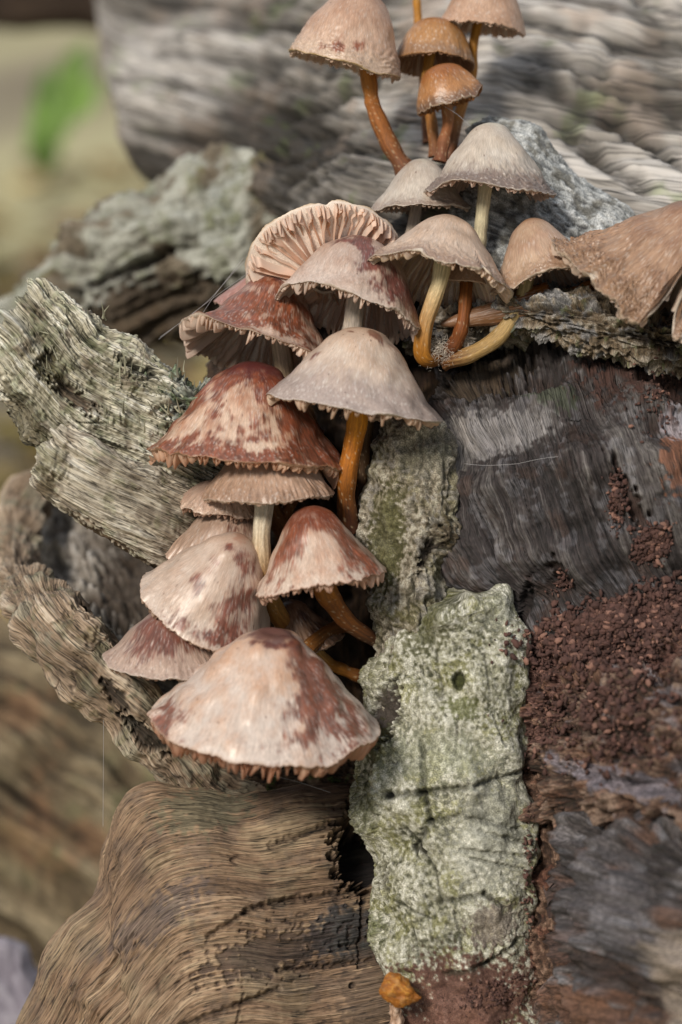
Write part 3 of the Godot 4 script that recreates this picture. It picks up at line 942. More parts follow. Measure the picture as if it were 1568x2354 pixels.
	limb("bark_sheet", log_, base, {
		"A": [985, 1372, 10, 930, 1430, -40, 868, 1510, -60, 858, 1600, -30, 846, 1680, -20, 828, 1760, 0, 826, 1830, 10, 850, 1900, 0, 868, 1980, 0, 852, 2060, 10, 862, 2130, 20, 880, 2230, 20, 905, 2330, 20, 925, 2450, 20, 940, 3000, 0, 950, 3600, 0],
		"B": [1148, 1345, 40, 1180, 1410, 50, 1225, 1500, 60, 1218, 1600, 65, 1210, 1680, 70, 1204, 1760, 75, 1212, 1830, 80, 1226, 1900, 85, 1234, 1980, 85, 1226, 2060, 90, 1215, 2130, 90, 1222, 2230, 80, 1250, 2330, 70, 1260, 2450, 60, 1270, 3000, 40, 1280, 3600, 0],
		"bulge": 120.0, "thick": 200.0, "du": 2.2, "dv": 2.1, "grit": 0.55, "plate": [0, 60, 60, 3], "pits": [3.0, 17], "seed": 33.0, "sq": 2.3, "lump": [24, 120], "ridge": [6, 70, 220], "rough": [0.8, 16], "fib": [0.4, 16, 30], "fine": [0.5, 14, 20], "crack": [2, 0.03, 60, 120],
		"ends": 22.0,
		"c0": lin("4d4e38"), "c1": lin("b0ae96"), "c2": lin("e4e2d2"), "c3": lin("8c8a4c"), "p3": [0.6, 110, -0.02], "c4": lin("eceade"), "p4": [0.5, 15, -0.02], "tone": [0.2, 0.1, 0.4],
		"feats": [G(1000, 1490, 1015, 1600, 4.0, 5.0), G(1110, 1500, 1120, 1580, 4.0, 5.0), G(900, 1760, 935, 1700, 4.0, 5.0), G(1050, 1640, 1045, 1720, 4.0, 5.0), G(1130, 1640, 1150, 1710, 4.0, 5.0), G(930, 1900, 1000, 1990, 4.5, 6.0), G(1000, 1990, 1010, 2060, 4.5, 6.0), G(1080, 1960, 1190, 1985, 5.0, 7.0), G(900, 2060, 990, 2100, 4.5, 6.0), G(1040, 2080, 1060, 2180, 4.5, 6.0), G(940, 2110, 960, 2200, 4.5, 6.0), F("pit", 1051, 1560, 14, 20, 0, -26.0, lin("2c2a1c"), 0.2, 1.0), F("bump", 1051, 1562, 30, 36, 0, 13.0, lin("5f652f"), 0.3, 0.6), F("tint", 1060, 1620, 40, 26, 0, 0.0, lin("6b7034"), 0.5, 0.7),
			G(895, 1822, 960, 1815, 11.4, 19.8), G(960, 1815, 1090, 1795, 9.8, 19.8), G(1090, 1795, 1190, 1770, 9.8, 16.5), G(965, 1700, 970, 1815, 8.1, 13.2), G(970, 1815, 985, 1880, 8.1, 14.9), G(985, 1880, 955, 1935, 9.8, 16.5), G(985, 1880, 1050, 1865, 8.1, 11.6),
			F("pit", 893, 1822, 8, 8, 0, -10.0, lin("2a2a26"), 0.2, 1.0), F("pit", 960, 1945, 16, 9, 20, -9.0, lin("33301f"), 0.5, 0.9), G(1080, 1870, 1200, 1900, 8.1, 9.9), G(1100, 1900, 1210, 1930, 8.1, 9.9), G(1060, 1940, 1210, 1960, 8.1, 9.9),
			F("pit", 885, 1640, 26, 75, 18, -18.0, lin("3b2f2a"), 0.4, 0.95), F("tint", 865, 1720, 22, 55, 10, 0.0, lin("4d4a22"), 0.6, 0.9), F("bump", 873, 1560, 28, 60, 0, 16.0, lin("7c7a58"), 0.5, 0.5),
			F("bump", 850, 1850, 40, 90, 0, 20.0, lin("7d8050"), 0.5, 0.4), F("bump", 865, 2130, 30, 50, 0, 18.0, lin("6d7436"), 0.5, 0.6), F("bump", 880, 2010, 20, 60, 0, -10.0, lin("4a4330"), 0.5, 0.7),
			F("tint", 1130, 1890, 80, 130, 8, 2.0, lin("bdbdb0"), 0.7, 0.7), F("tint", 1000, 1730, 130, 60, 0, 0.0, lin("b4b7a0"), 0.7, 0.5),
			F("tint", 1060, 2290, 190, 110, -8, 4.0, lin("7a5347"), 0.5, 0.95), F("tint", 1000, 2400, 170, 90, 0, 0.0, lin("7a5548"), 0.5, 0.95), G(1020, 2225, 1120, 2200, 9.8, 13.2), G(1120, 2200, 1190, 2150, 9.8, 13.2), F("tint", 1130, 2110, 60, 50, -20, 4.0, lin("a0938a"), 0.6, 0.8),
			G(1000, 2060, 1110, 2040, 9.8, 11.6), G(1150, 2070, 1110, 2040, 9.8, 11.6), F("tint", 990, 1420, 50, 90, 30, 0.0, lin("5f5f34"), 0.6, 0.6), F("tint", 1140, 1400, 40, 40, 0, 3.0, lin("b5b6a4"), 0.6, 0.5)]}, bark_mat, "grey green lichen covered bark sheet with cracks and a small knot hole")
	# red brown crumbling wood and the dark outcrop nearer the camera
	limb("crumbled_wood", log_, base, {
		"A": [1215, 1480, 0, 1300, 1410, 20, 1400, 1360, 30, 1500, 1340, 40, 1640, 1320, 60],
		"B": [1215, 1750, 60, 1300, 1740, 120, 1400, 1720, 180, 1500, 1700, 220, 1640, 1680, 260],
		"bulge": 50.0, "thick": 120.0, "du": 3.4, "dv": 3.4, "seed": 41.0, "lump": [26.0, 70.0], "ridge": [5.0, 30.0, 60.0], "rough": [16.0, 22.0], "fib": [4.0, 9.0, 12.0], "crack": [6.0, 0.06, 30.0, 40.0],
		"c0": lin("352420"), "c1": lin("6e4e45"), "c2": lin("8f6c60"), "c3": lin("6f5138"), "p3": [0.6, 80.0, -0.1]}, wood_mat, "red brown crumbling rotten wood")
	limb("brown_seam", log_, base, {
		"A": [1150, 1500, -60, 1150, 1800, -10, 1150, 2100, 10, 1150, 2400, 10, 1150, 3000, -20, 1150, 3600, -60], "B": [1420, 1500, 20, 1420, 1800, 120, 1420, 2100, 160, 1420, 2400, 160, 1420, 3000, 100, 1420, 3600, 20],
		"bulge": 40.0, "thick": 200.0, "du": 3.0, "dv": 3.0, "seed": 45.0, "lump": [26.0, 90.0], "ridge": [4.0, 40.0, 60.0], "rough": [7.0, 20.0], "fib": [2.0, 12.0, 20.0], "crack": [6.0, 0.05, 40.0, 60.0], "grit": 0.6,
		"c0": lin("33241d"), "c1": lin("6b4f3f"), "c2": lin("a58672"), "c3": lin("7a4c3c"), "p3": [0.6, 70.0, -0.05]}, bark_mat, "crumbly brown seam beside the bark sheet")
	limb("rust_layers", log_, base, {
		"A": [1244, 1575, 0, 1322, 1552, 90, 1442, 1562, 190, 1590, 1545, 320, 1822, 1500, 460], "B": [1234, 1910, 70, 1322, 1900, 230, 1442, 1905, 380, 1590, 1915, 500, 1822, 1900, 620],
		"bulge": 105.0, "thick": 200.0, "du": 2.8, "dv": 2.6, "along": [0.2, 0.6, 0.9, 1.0, 1.0], "grit": 0.6, "seed": 47.0, "ends": 40.0, "sq": 2.3, "lump": [55, 100], "ridge": [8, 50, 150], "fib": [2, 18, 50], "fine": [0.8, 14, 160], "plate": [7, 55, 170, 3], "crack": [18, 0.06, 50, 160], "rough": [9, 30], "warp": [7, 140, 400], "uvs": 1.6,
		"c0": lin("30231c"), "c1": lin("5e4436"), "c2": lin("947c6c"), "c3": lin("77747c"), "p3": [0.6, 90, -0.14], "c4": lin("714834"), "p4": [0.4, 70, -0.12], "tone": [0.4, 0.25, 0.5],
		"feats": [G(1240, 1690, 1420, 1660, 12, 22, 200.0), G(1330, 1780, 1560, 1810, 14, 26, 400.0), G(1235, 1790, 1330, 1780, 12, 20, 200.0), F("tint", 1430, 1790, 130, 26, 10, 10.0, lin("938c96"), 0.5, 0.7, 400.0)]}, bark_mat, "layered red brown rotten wood below the crumbs")
	limb("dark_block", log_, base, {
		"A": [1268, 1900, 80, 1330, 1876, 250, 1450, 1886, 410, 1598, 1912, 560, 1830, 1950, 660], "B": [1270, 3600, 20, 1330, 3600, 80, 1450, 3600, 140, 1598, 3600, 200, 1830, 3600, 260],
		"bulge": 250.0, "thick": 300.0, "du": 3.2, "dv": 3.0, "along": [0.05, 0.3, 0.7, 1.0, 1.0], "grit": 0.5, "seed": 49.0, "ends": 60.0, "sq": 2.2, "lump": [55, 110], "ridge": [6, 80, 200], "fib": [2, 24, 70], "fine": [0.6, 16, 160], "plate": [7, 90, 240, 3], "crack": [18, 0.05, 80, 240], "rough": [8, 38], "warp": [10, 200, 500], "uvs": 2.0,
		"c0": lin("251e1a"), "c1": lin("463f3d"), "c2": lin("7f7a7c"), "c3": lin("5f4334"), "p3": [0.85, 140.0, -0.06], "c4": lin("777a83"), "p4": [0.35, 90, -0.14], "tone": [0.35, 0.2, 0.5],
		"feats": [F("pit", 1258, 2080, 40, 190, 0, -40.0, lin("4a3024"), 0.3, 0.8, 150.0), F("bump", 1400, 2080, 150, 190, 0, 60.0, lin("6d696e"), 0.5, 0.6, 450.0), F("pit", 1450, 2250, 170, 40, 20, -40.0, lin("352822"), 0.3, 0.8, 450.0), F("tint", 1545, 2240, 60, 120, 0, 16.0, lin("a39588"), 0.4, 0.8, 520.0),
			F("tint", 1330, 2320, 150, 60, 0, 0.0, lin("74523f"), 0.5, 0.8, 400.0)]}, bark_mat, "dark grey brown rotten wood block nearest the camera")
	log_.set_meta("base", base)

	# ---------------- splintered stub, upper left
	var sb := at(420, 1180, -120)
	var stub := thing("splintered_stub", "pale grey green splintered branch stub jutting out behind the brown mushrooms", "broken branch", sb)
	limb("splintered_limb", stub, sb, {
		"A": [84, 668, -40, 108, 648, -30, 160, 690, -30, 222, 738, -40, 300, 790, -60, 380, 838, -80, 450, 890, -110, 560, 960, -180],
		"B": [-8, 800, 0, 2, 870, 10, 40, 950, 10, 92, 1030, 0, 170, 1075, -20, 270, 1120, -40, 380, 1160, -80, 520, 1220, -150],
		"bulge": 70.0, "thick": 90.0, "du": 2.1, "dv": 2.0, "plate": [9, 44, 420, 3], "grit": 0.2, "seed": 53.0, "sq": 2.6, "ends": 22.0, "lump": [18, 120], "ridge": [7, 34, 400], "fib": [2.6, 12, 160], "fine": [1.8, 12, 180],
		"crack": [11, 0.06, 30, 260], "rough": [2.4, 18], "warp": [8, 90, 260],
		"c0": lin("6e6c56"), "c1": lin("ccc5b0"), "c2": lin("f2efe4"), "c3": lin("6f5d4a"), "p3": [0.65, 90.0, -0.16], "c4": lin("6f7f52"), "p4": [0.35, 50, -0.14], "tone": [0.3, 0.2, 0.35],
		"feats": [F("pit", 110, 840, 22, 34, 20, -22.0, lin("463824"), 0.5, 0.9, 20.0), F("pit", 170, 910, 60, 20, 40, -16.0, lin("5c4a3a"), 0.6, 0.9, 20.0), F("bump", 120, 850, 50, 40, 0, 14.0, lin("7d7a55"), 0.8, 0.5, 20.0), F("tint", 60, 960, 30, 90, -25, 0.0, lin("5d543c"), 0.5, 0.8, 20.0),
			F("bump", 300, 880, 30, 26, 20, 22.0, null, 0.9, 0.5, 20.0), F("bump", 360, 930, 34, 22, 0, 24.0, lin("6a6a58"), 0.9, 0.5, 20.0), F("bump", 270, 960, 30, 22, 30, 18.0, null, 0.9, 0.5, 20.0), F("bump", 400, 970, 50, 26, -20, 20.0, lin("5a6346"), 0.9, 0.6, 20.0),
			F("bump", 60, 790, 40, 26, -35, 14.0, null, 0.9, 0.5, 20.0), F("pit", 320, 850, 60, 10, 30, -18.0, lin("3c3a2c"), 0.6, 0.9, 20.0)]}, wood_mat)
	limb("lower_limb", stub, sb, {
		"A": [150, 978, 30, 172, 985, 40, 250, 1030, 40, 330, 1068, 0, 400, 1098, -50, 470, 1135, -130, 560, 1190, -230],
		"B": [80, 1095, 30, 100, 1135, 30, 170, 1190, 30, 250, 1240, 10, 320, 1285, -30, 385, 1318, -90, 480, 1380, -200],
		"bulge": 66.0, "thick": 80.0, "du": 2.3, "dv": 2.1, "plate": [4, 40, 330, 3], "tone": [0.2, 0.16, 0.3], "grit": 0.12, "seed": 59.0, "sq": 3.2, "ends": 14.0, "lump": [8, 140], "ridge": [4, 26, 500], "fib": [1.8, 11, 200], "fine": [1.4, 11, 240],
		"crack": [9.0, 0.07, 26.0, 360.0], "rough": [0.8, 20], "warp": [3, 120, 500],
		"c0": lin("5f5447"), "c1": lin("c6bba8"), "c2": lin("eee9dc"), "c3": lin("7a6a5a"), "p3": [0.6, 80.0, -0.1], "c4": lin("7d7d5c"), "p4": [0.5, 60.0, -0.2],
		"feats": [F("bump", 125, 1060, 45, 55, 20, 16.0, lin("8d8a6c"), 0.8, 0.6, 60.0), F("tint", 110, 1120, 26, 40, 20, 0.0, lin("5b4c34"), 0.6, 0.8, 60.0), F("tint", 270, 1268, 160, 24, 33, -4.0, lin("5c4733"), 0.5, 0.95, 40.0)]}, wood_mat, "smoother grey limb below, with brown lower face")
	# small torn fragments at the stub
	limb("torn_knob", stub, sb, {
		"A": [330, 850, -70, 400, 870, -60, 450, 890, -60, 500, 900, -100], "B": [330, 960, -60, 400, 990, -50, 460, 985, -50, 510, 990, -90], "bulge": 50.0, "du": 2.6, "dv": 2.6, "seed": 61.0, "lump": [22.0, 50.0], "ridge": [16.0, 20.0, 60.0], "rough": [12.0, 14.0], "fib": [6.0, 7.0, 30.0],
		"c0": lin("3d3d38"), "c1": lin("7d7f76"), "c2": lin("c3c8bd"), "c4": lin("5f7248"), "p4": [0.7, 40.0, -0.05]}, wood_mat)

	# ---------------- gnarled root, lower left
	var rb := at(480, 1850, -120)
	var root := thing("gnarled_root", "gnarled brown grey root curving under the lowest mushroom, hollow behind", "root", rb)
	limb("root_limb", root, rb, {
		"A": [160, 1085, -1000, 100, 1160, -950, 80, 1250, -800, 92, 1325, -480, 150, 1352, -130, 215, 1415, -50, 268, 1442, -60, 290, 1500, -70, 340, 1548, -80, 400, 1610, -100, 450, 1690, -120, 520, 1770, -150, 640, 1800, -220, 800, 1800, -270],
		"B": [60, 1075, -1000, 10, 1160, -980, 0, 1250, -860, 14, 1340, -560, 40, 1440, -200, 76, 1525, -80, 130, 1590, -60, 200, 1640, -60, 250, 1685, -70, 310, 1730, -90, 370, 1785, -110, 450, 1850, -150, 600, 1900, -220, 800, 1900, -270],
		"bulge": 62.0, "thick": 80.0, "du": 2.2, "dv": 2.1, "plate": [2, 60, 400, 3], "tone": [0.2, 0.16, 0.35], "grit": 0.12, "seed": 67.0, "ends": 16.0, "lump": [24, 120], "ridge": [7, 44, 400], "fib": [2.0, 11, 200], "fine": [1.2, 12, 160], "crack": [6, 0.05, 40, 260], "rough": [1.2, 24], "warp": [5, 120, 400],
		"c0": lin("453729"), "c1": lin("a08a74"), "c2": lin("d8c8b4"), "c3": lin("8d8a78"), "p3": [0.6, 80.0, -0.1], "c4": lin("5d5a34"), "p4": [0.4, 60.0, -0.2],
		"feats": [F("pit", 260, 1600, 50, 16, 50, -16.0, lin("241b14"), 0.7, 0.8, 20.0), F("pit", 330, 1690, 70, 20, 40, -20.0, lin("231a12"), 0.7, 0.9, 0.0), F("bump", 180, 1440, 70, 40, 20, 18.0, null, 0.6, 0.3, 20.0)]}, wood_mat)
	limb("root_wall", root, rb, {
		"A": [140, 1030, -1300, 100, 1090, -1260, 70, 1180, -1200, 60, 1270, -1100, 70, 1360, -900, 120, 1440, -600, 210, 1530, -400],
		"B": [520, 1060, -1000, 520, 1150, -950, 520, 1230, -900, 520, 1300, -800, 520, 1370, -660, 520, 1460, -500, 520, 1600, -340],
		"bulge": 40.0, "thick": 120.0, "du": 4.2, "dv": 4.2, "seed": 71.0, "lump": [45, 140], "ridge": [12, 60, 120], "rough": [9, 34], "fib": [4, 18, 60], "crack": [14.0, 0.08, 60.0, 120.0],
		"c0": lin("2b2620"), "c1": lin("a89e93"), "c2": lin("e4dfd9"), "c3": lin("473624"), "p3": [0.6, 120, -0.14],
		"feats": [F("tint", 300, 1330, 130, 190, 0, -30.0, lin("3d2f22"), 0.5, 0.9, -500.0)]}, wood_mat, "pitted wood wall behind the root")

	# ---------------- weathered root flare at the bottom
	var wb := at(520, 3000, -100)
	var flare := thing("weathered_root_flare", "broad weathered brown root flare with flowing grain below the lowest mushroom", "root", wb)
	limb("flare_body", flare, wb, {
		"A": [1040, 1800, -230, 930, 1800, -210, 820, 1798, -170, 700, 1812, -120, 560, 1822, -80, 470, 1800, -60, 400, 1796, -50, 335, 1815, -50, 280, 1870, -50, 236, 1940, -50, 232, 2010, -50, 200, 2075, -40, 150, 2160, -40, 98, 2248, -40, 40, 2370, -40, -40, 2600, -60, -150, 3100, -60, -220, 3600, -60],
		"B": [1060, 3300, -60, 1000, 3350, -60, 960, 3400, -60, 920, 3420, -60, 880, 3440, -60, 840, 3450, -60, 800, 3460, -60, 760, 3480, -60, 720, 3500, -60, 680, 3520, -60, 650, 3540, -60, 620, 3560, -60, 590, 3580, -60, 560, 3600, -60, 530, 3620, -60, 480, 3660, -60, 440, 3700, -60, 400, 3760, -60],
		"bulge": 210.0, "thick": 300.0, "du": 2.1, "dv": 2.0, "plate": [2.2, 70, 600, 3], "grit": 0.1, "seed": 79.0, "sq": 2.0, "lump": [32, 320], "ridge": [3, 80, 1200], "fib": [1.0, 12, 260], "fine": [0.8, 12, 300],
		"crack": [8, 0.035, 60, 600], "rough": [0.7, 26], "warp": [3, 300, 900],
		"c0": lin("4c3729"), "c1": lin("92775f"), "c2": lin("c4aa8c"), "c3": lin("8c8268"), "p3": [0.3, 200, -0.1], "c4": lin("554b48"), "p4": [0.35, 130, -0.16], "tone": [0.16, 0.14, 0.25],
		"feats": [F("pit", 850, 1960, 85, 85, -15, -130.0, lin("1c1512"), 0.35, 1.0, 60.0), F("pit", 800, 2150, 95, 60, 5, 6.0, lin("3f3e3f"), 0.4, 0.95, 90.0), F("bump", 830, 2180, 80, 24, 5, -14.0, lin("3a3c38"), 0.4, 0.9, 90.0),
			F("tint", 800, 1830, 120, 40, 0, 0.0, lin("6d5442"), 0.6, 0.7, 40.0), F("tint", 470, 1860, 110, 55, -10, 0.0, lin("77745f"), 0.6, 0.7, 40.0), F("tint", 620, 2190, 150, 50, -12, -6.0, lin("453936"), 0.8, 0.7, 100.0), F("tint", 350, 2110, 130, 40, -35, 0.0, lin("5e585c"), 0.8, 0.5, 80.0),
			G(560, 2100, 650, 2075, 9.8, 21.5, 100.0), G(650, 2075, 850, 2055, 9.8, 21.5, 100.0), G(480, 2150, 560, 2100, 8.1, 14.9, 90.0), G(840, 2055, 835, 2140, 6.5, 13.2, 100.0), G(835, 2140, 830, 2230, 6.5, 13.2, 100.0), G(640, 2230, 930, 2210, 8.1, 14.9, 100.0), G(420, 2350, 640, 2270, 9.8, 14.9, 100.0), G(540, 2370, 560, 2280, 4.9, 6.6, 100.0),
			G(620, 1950, 800, 1900, 9.8, 14.9, 60.0), G(800, 1860, 810, 1940, 6.5, 11.6, 50.0),
			F("pit", 815, 1982, 7, 6, 0, -14.0, lin("1c1512"), 0.2, 1.0, 90.0), F("pit", 752, 1978, 6, 5, 0, -12.0, lin("1c1512"), 0.2, 1.0, 90.0), F("pit", 842, 2080, 7, 6, 0, -14.0, lin("1c1512"), 0.2, 1.0, 90.0), F("pit", 812, 2270, 7, 7, 0, -14.0, lin("1c1512"), 0.2, 1.0, 100.0),
			F("pit", 852, 2125, 6, 5, 0, -12.0, lin("1c1512"), 0.2, 1.0, 90.0), F("tint", 860, 2290, 70, 120, 0, 0.0, lin("5c4c40"), 0.7, 0.7, 90.0), F("bump", 210, 2300, 46, 60, -40, 26.0, null, 0.5, 0.3, 80.0), F("pit", 270, 2230, 22, 90, 30, -14.0, null, 0.5, 0.3, 80.0), F("bump", 255, 1990, 20, 40, 0, -14.0, lin("6b5a44"), 0.5, 0.5, 40.0)]}, wood_mat)
	# dark wood between the lowest mushroom and the flare
	limb("flare_neck", flare, wb, {
		"A": [380, 1740, -230, 500, 1740, -230, 640, 1730, -230, 760, 1700, -220, 900, 1650, -220], "B": [380, 1900, -200, 500, 1900, -190, 640, 1900, -190, 760, 1900, -190, 900, 1900, -190], "bulge": 50.0, "thick": 100.0, "du": 3.0, "dv": 3.0, "seed": 83.0, "lump": [18.0, 60.0], "rough": [6.0, 18.0],
		"c0": lin("241a14"), "c1": lin("4d3a2b"), "c2": lin("7d6850"), "c4": lin("4b5a24"), "p4": [0.8, 50.0, -0.22]}, wood_mat)

	# ---------------- branch end behind, out of focus
	var cb := at(380, 800, -1000)
	var chunk := thing("bark_covered_branch", "blurred grey green bark covered branch end lying behind the mushrooms", "branch", cb)
	limb("branch_body", chunk, cb, {
		"A": [90, 700, -1550, 140, 590, -1500, 200, 520, -1460, 280, 468, -1420, 380, 415, -1380, 480, 382, -1360, 560, 360, -1350, 640, 345, -1350, 665, 400, -1350],
		"B": [60, 900, -1500, 140, 860, -1460, 220, 840, -1430, 300, 830, -1400, 400, 800, -1370, 500, 760, -1350, 580, 720, -1330, 660, 660, -1300, 690, 520, -1330],
		"bulge": 170.0, "thick": 200.0, "du": 6.0, "dv": 6.0, "plate": [14, 110, 500, 2.5], "seed": 89.0, "ends": 40.0, "lump": [45, 200], "ridge": [14, 90, 500], "rough": [8, 40], "fib": [4, 26, 200], "crack": [16, 0.05, 110, 420],
		"c0": lin("6a665a"), "c1": lin("b8b8ab"), "c2": lin("dadbd0"), "c3": lin("6b5a44"), "p3": [0.85, 190.0, -0.05], "c4": lin("6d7440"), "p4": [0.4, 110, -0.2],
		"feats": [F("tint", 330, 700, 280, 110, -10, -20.0, lin("4f3f2e"), 0.4, 0.95, -800.0), F("pit", 250, 590, 160, 16, -22, -40.0, lin("33281e"), 0.4, 0.9, -800.0), F("pit", 600, 390, 26, 40, 30, -60.0, lin("3a2b26"), 0.4, 0.9, -800.0)]}, bark_mat)
	limb("broken_end", chunk, cb, {
		"A": [470, 470, -1280, 560, 415, -1250, 640, 410, -1240, 690, 450, -1250], "B": [480, 640, -1250, 560, 620, -1220, 640, 600, -1220, 690, 540, -1240], "bulge": 70.0, "thick": 90.0, "du": 5.0, "dv": 5.0, "seed": 97.0, "ends": 30.0, "lump": [24, 100], "rough": [8, 40],
		"c0": lin("6a665c"), "c1": lin("a8aaa0"), "c2": lin("d4d6cc"), "c3": lin("6d7048"), "p3": [0.7, 90.0, -0.05]}, bark_mat)

	# ---------------- far branch, lower left, out of focus
	var fb := at(60, 2200, -2600)
	var far_ := thing("fallen_branch", "blurred fallen brown branch slanting down behind the root flare", "branch", fb)
	limb("branch_body", far_, fb, {
		"A": [-500, 1180, -2900, -200, 1330, -2800, 60, 1480, -2700, 260, 1640, -2600, 420, 1830, -2500, 700, 2200, -2400], "B": [-500, 2000, -2400, -200, 2120, -2300, 60, 2230, -2200, 260, 2380, -2100, 420, 2600, -2000, 700, 3000, -1900],
		"bulge": 330.0, "thick": 400.0, "du": 12.0, "dv": 12.0, "seed": 101.0, "lump": [60.0, 400.0], "ridge": [60.0, 200.0, 1800.0], "fib": [20.0, 50.0, 800.0], "crack": [70.0, 0.13, 210.0, 2500.0], "rough": [6.0, 50.0],
		"c0": lin("3a2e20"), "c1": lin("75654c"), "c2": lin("a39478"), "c3": lin("6b6a4a"), "p3": [0.7, 500.0, -0.05], "c4": lin("8a6144"), "p4": [0.5, 420.0, -0.15], "tone": [0.5, 0.1, 0.7]}, wood_mat)
	var db := at(100, 120, -7000)
	var dark := thing("dark_log", "blurred dark brown log far behind, beside the green sprig", "log", db)
	limb("log_body", dark, db, {"A": [-600, -290, -7000, -200, -230, -7000, 200, -200, -7000, 700, -230, -7000], "B": [-600, 30, -7000, -200, 50, -7000, 200, 60, -7000, 700, 30, -7000], "bulge": 220.0, "thick": 220.0, "du": 24.0, "dv": 24.0, "seed": 111.0, "lump": [60.0, 500.0], "ridge": [30.0, 120.0, 1500.0], "c0": lin("2c221b"), "c1": lin("4a3a2e"), "c2": lin("6b5848")}, wood_mat)
	var stone_at := at(10, 2330, -1500)
	var stone := thing("pale_stone", "blurred pale lavender stone low behind the root flare", "stone", stone_at)
	limb("stone_body", stone, stone_at, {
		"A": [-260, 2330, -1550, -150, 2200, -1500, -40, 2150, -1480, 60, 2200, -1480, 120, 2300, -1500], "B": [-260, 2500, -1500, -150, 2560, -1450, -40, 2560, -1420, 60, 2540, -1450, 130, 2460, -1480], "bulge": 150.0, "thick": 200.0, "du": 9.0, "dv": 9.0, "seed": 103.0, "ends": 90.0, "lump": [30.0, 160.0], "ridge": [0.0, 60.0, 60.0], "fib": [2.0, 40.0, 40.0], "crack": [0.0, 0.01, 60.0, 60.0],
		"c0": lin("8f8794"), "c1": lin("b3abb8"), "c2": lin("d0cad4")}, bark_mat)

	# ---------------- green sprig far behind
	var gp := at(130, 420, -11000)
	var plant := thing("green_sprig", "blurred bright green leafy sprig beside the grey log", "plant", gp)
	var rng := RandomNumberGenerator.new(); rng.seed = 5
	var tips := [[205, 95], [230, 170], [190, 135], [110, 150], [150, 175], [95, 215], [130, 240], [80, 265], [165, 215], [105, 300]]
	for t in tips:
		var p1 := at(t[0], t[1], -11000 + rng.randf_range(-80, 80))
		var p0 := at(lerpf(t[0], 118, 0.6) - 6, t[1] + rng.randf_range(80, 110), -11000)
		leaf(plant, gp, p0, p1, 95.0, lin("7a9c4c") * rng.randf_range(0.45, 1.25))
	var st := PackedVector3Array()
	put("stalk", tube(PackedVector3Array([gp + Vector3(-40, -120, 0), at(112, 300, -11000), at(140, 210, -11000), at(180, 140, -11000)]), 5.0, 3.0, lin("4b6a24"), gp, 6), leaf_mat, plant)

func leaf(parent: Node3D, base: Vector3, p0: Vector3, p1: Vector3, w: float, col: Color) -> void:
	var v := PackedVector3Array(); var c := PackedColorArray()
	var ax := p1 - p0
	var side := ax.cross(Vector3(0.2, 0.1, 1)).normalized()
	var nrm := side.cross(ax).normalized()
	for i in 9:
		var f := i / 8.0
		var ww := w * sin(PI * pow(f, 0.8)) * 0.9 + 0.5
		var m := p0 + ax * f + nrm * sin(f * 3.0) * 14.0
		for j in 5:
			var s := (j - 2) / 2.0
			v.append(m + side * ww * s + nrm * absf(s) * ww * 0.25)
			c.append(col * (1.0 if j != 2 else 0.85))
	put("leaf", grid_mesh(v, c, PackedVector2Array(), 9, 5, false, base), leaf_mat, parent)

func tube(path: PackedVector3Array, r0: float, r1: float, col: Color, base: Vector3, nv := 7) -> ArrayMesh:
	var v := PackedVector3Array(); var c := PackedColorArray()
	var none := PackedFloat32Array()
	var nu := maxi(path.size() * 6, 8)
	for i in nu:
		var f := float(i) / (nu - 1)
		var p := rail_at(path, none, f)
		var tan := (rail_at(path, none, minf(f + 0.02, 1.0)) - rail_at(path, none, maxf(f - 0.02, 0.0))).normalized()
		var side := tan.cross(Vector3(0.03, 0.05, 1)).normalized()
		var fwd := side.cross(tan).normalized()
		var r := lerpf(r0, r1, f)
		for j in nv:
			var a := TAU * j / (nv - 1)
			v.append(p + side * cos(a) * r + fwd * sin(a) * r)
			c.append(col)
	return grid_mesh(v, c, PackedVector2Array(), nu, nv, true, base)

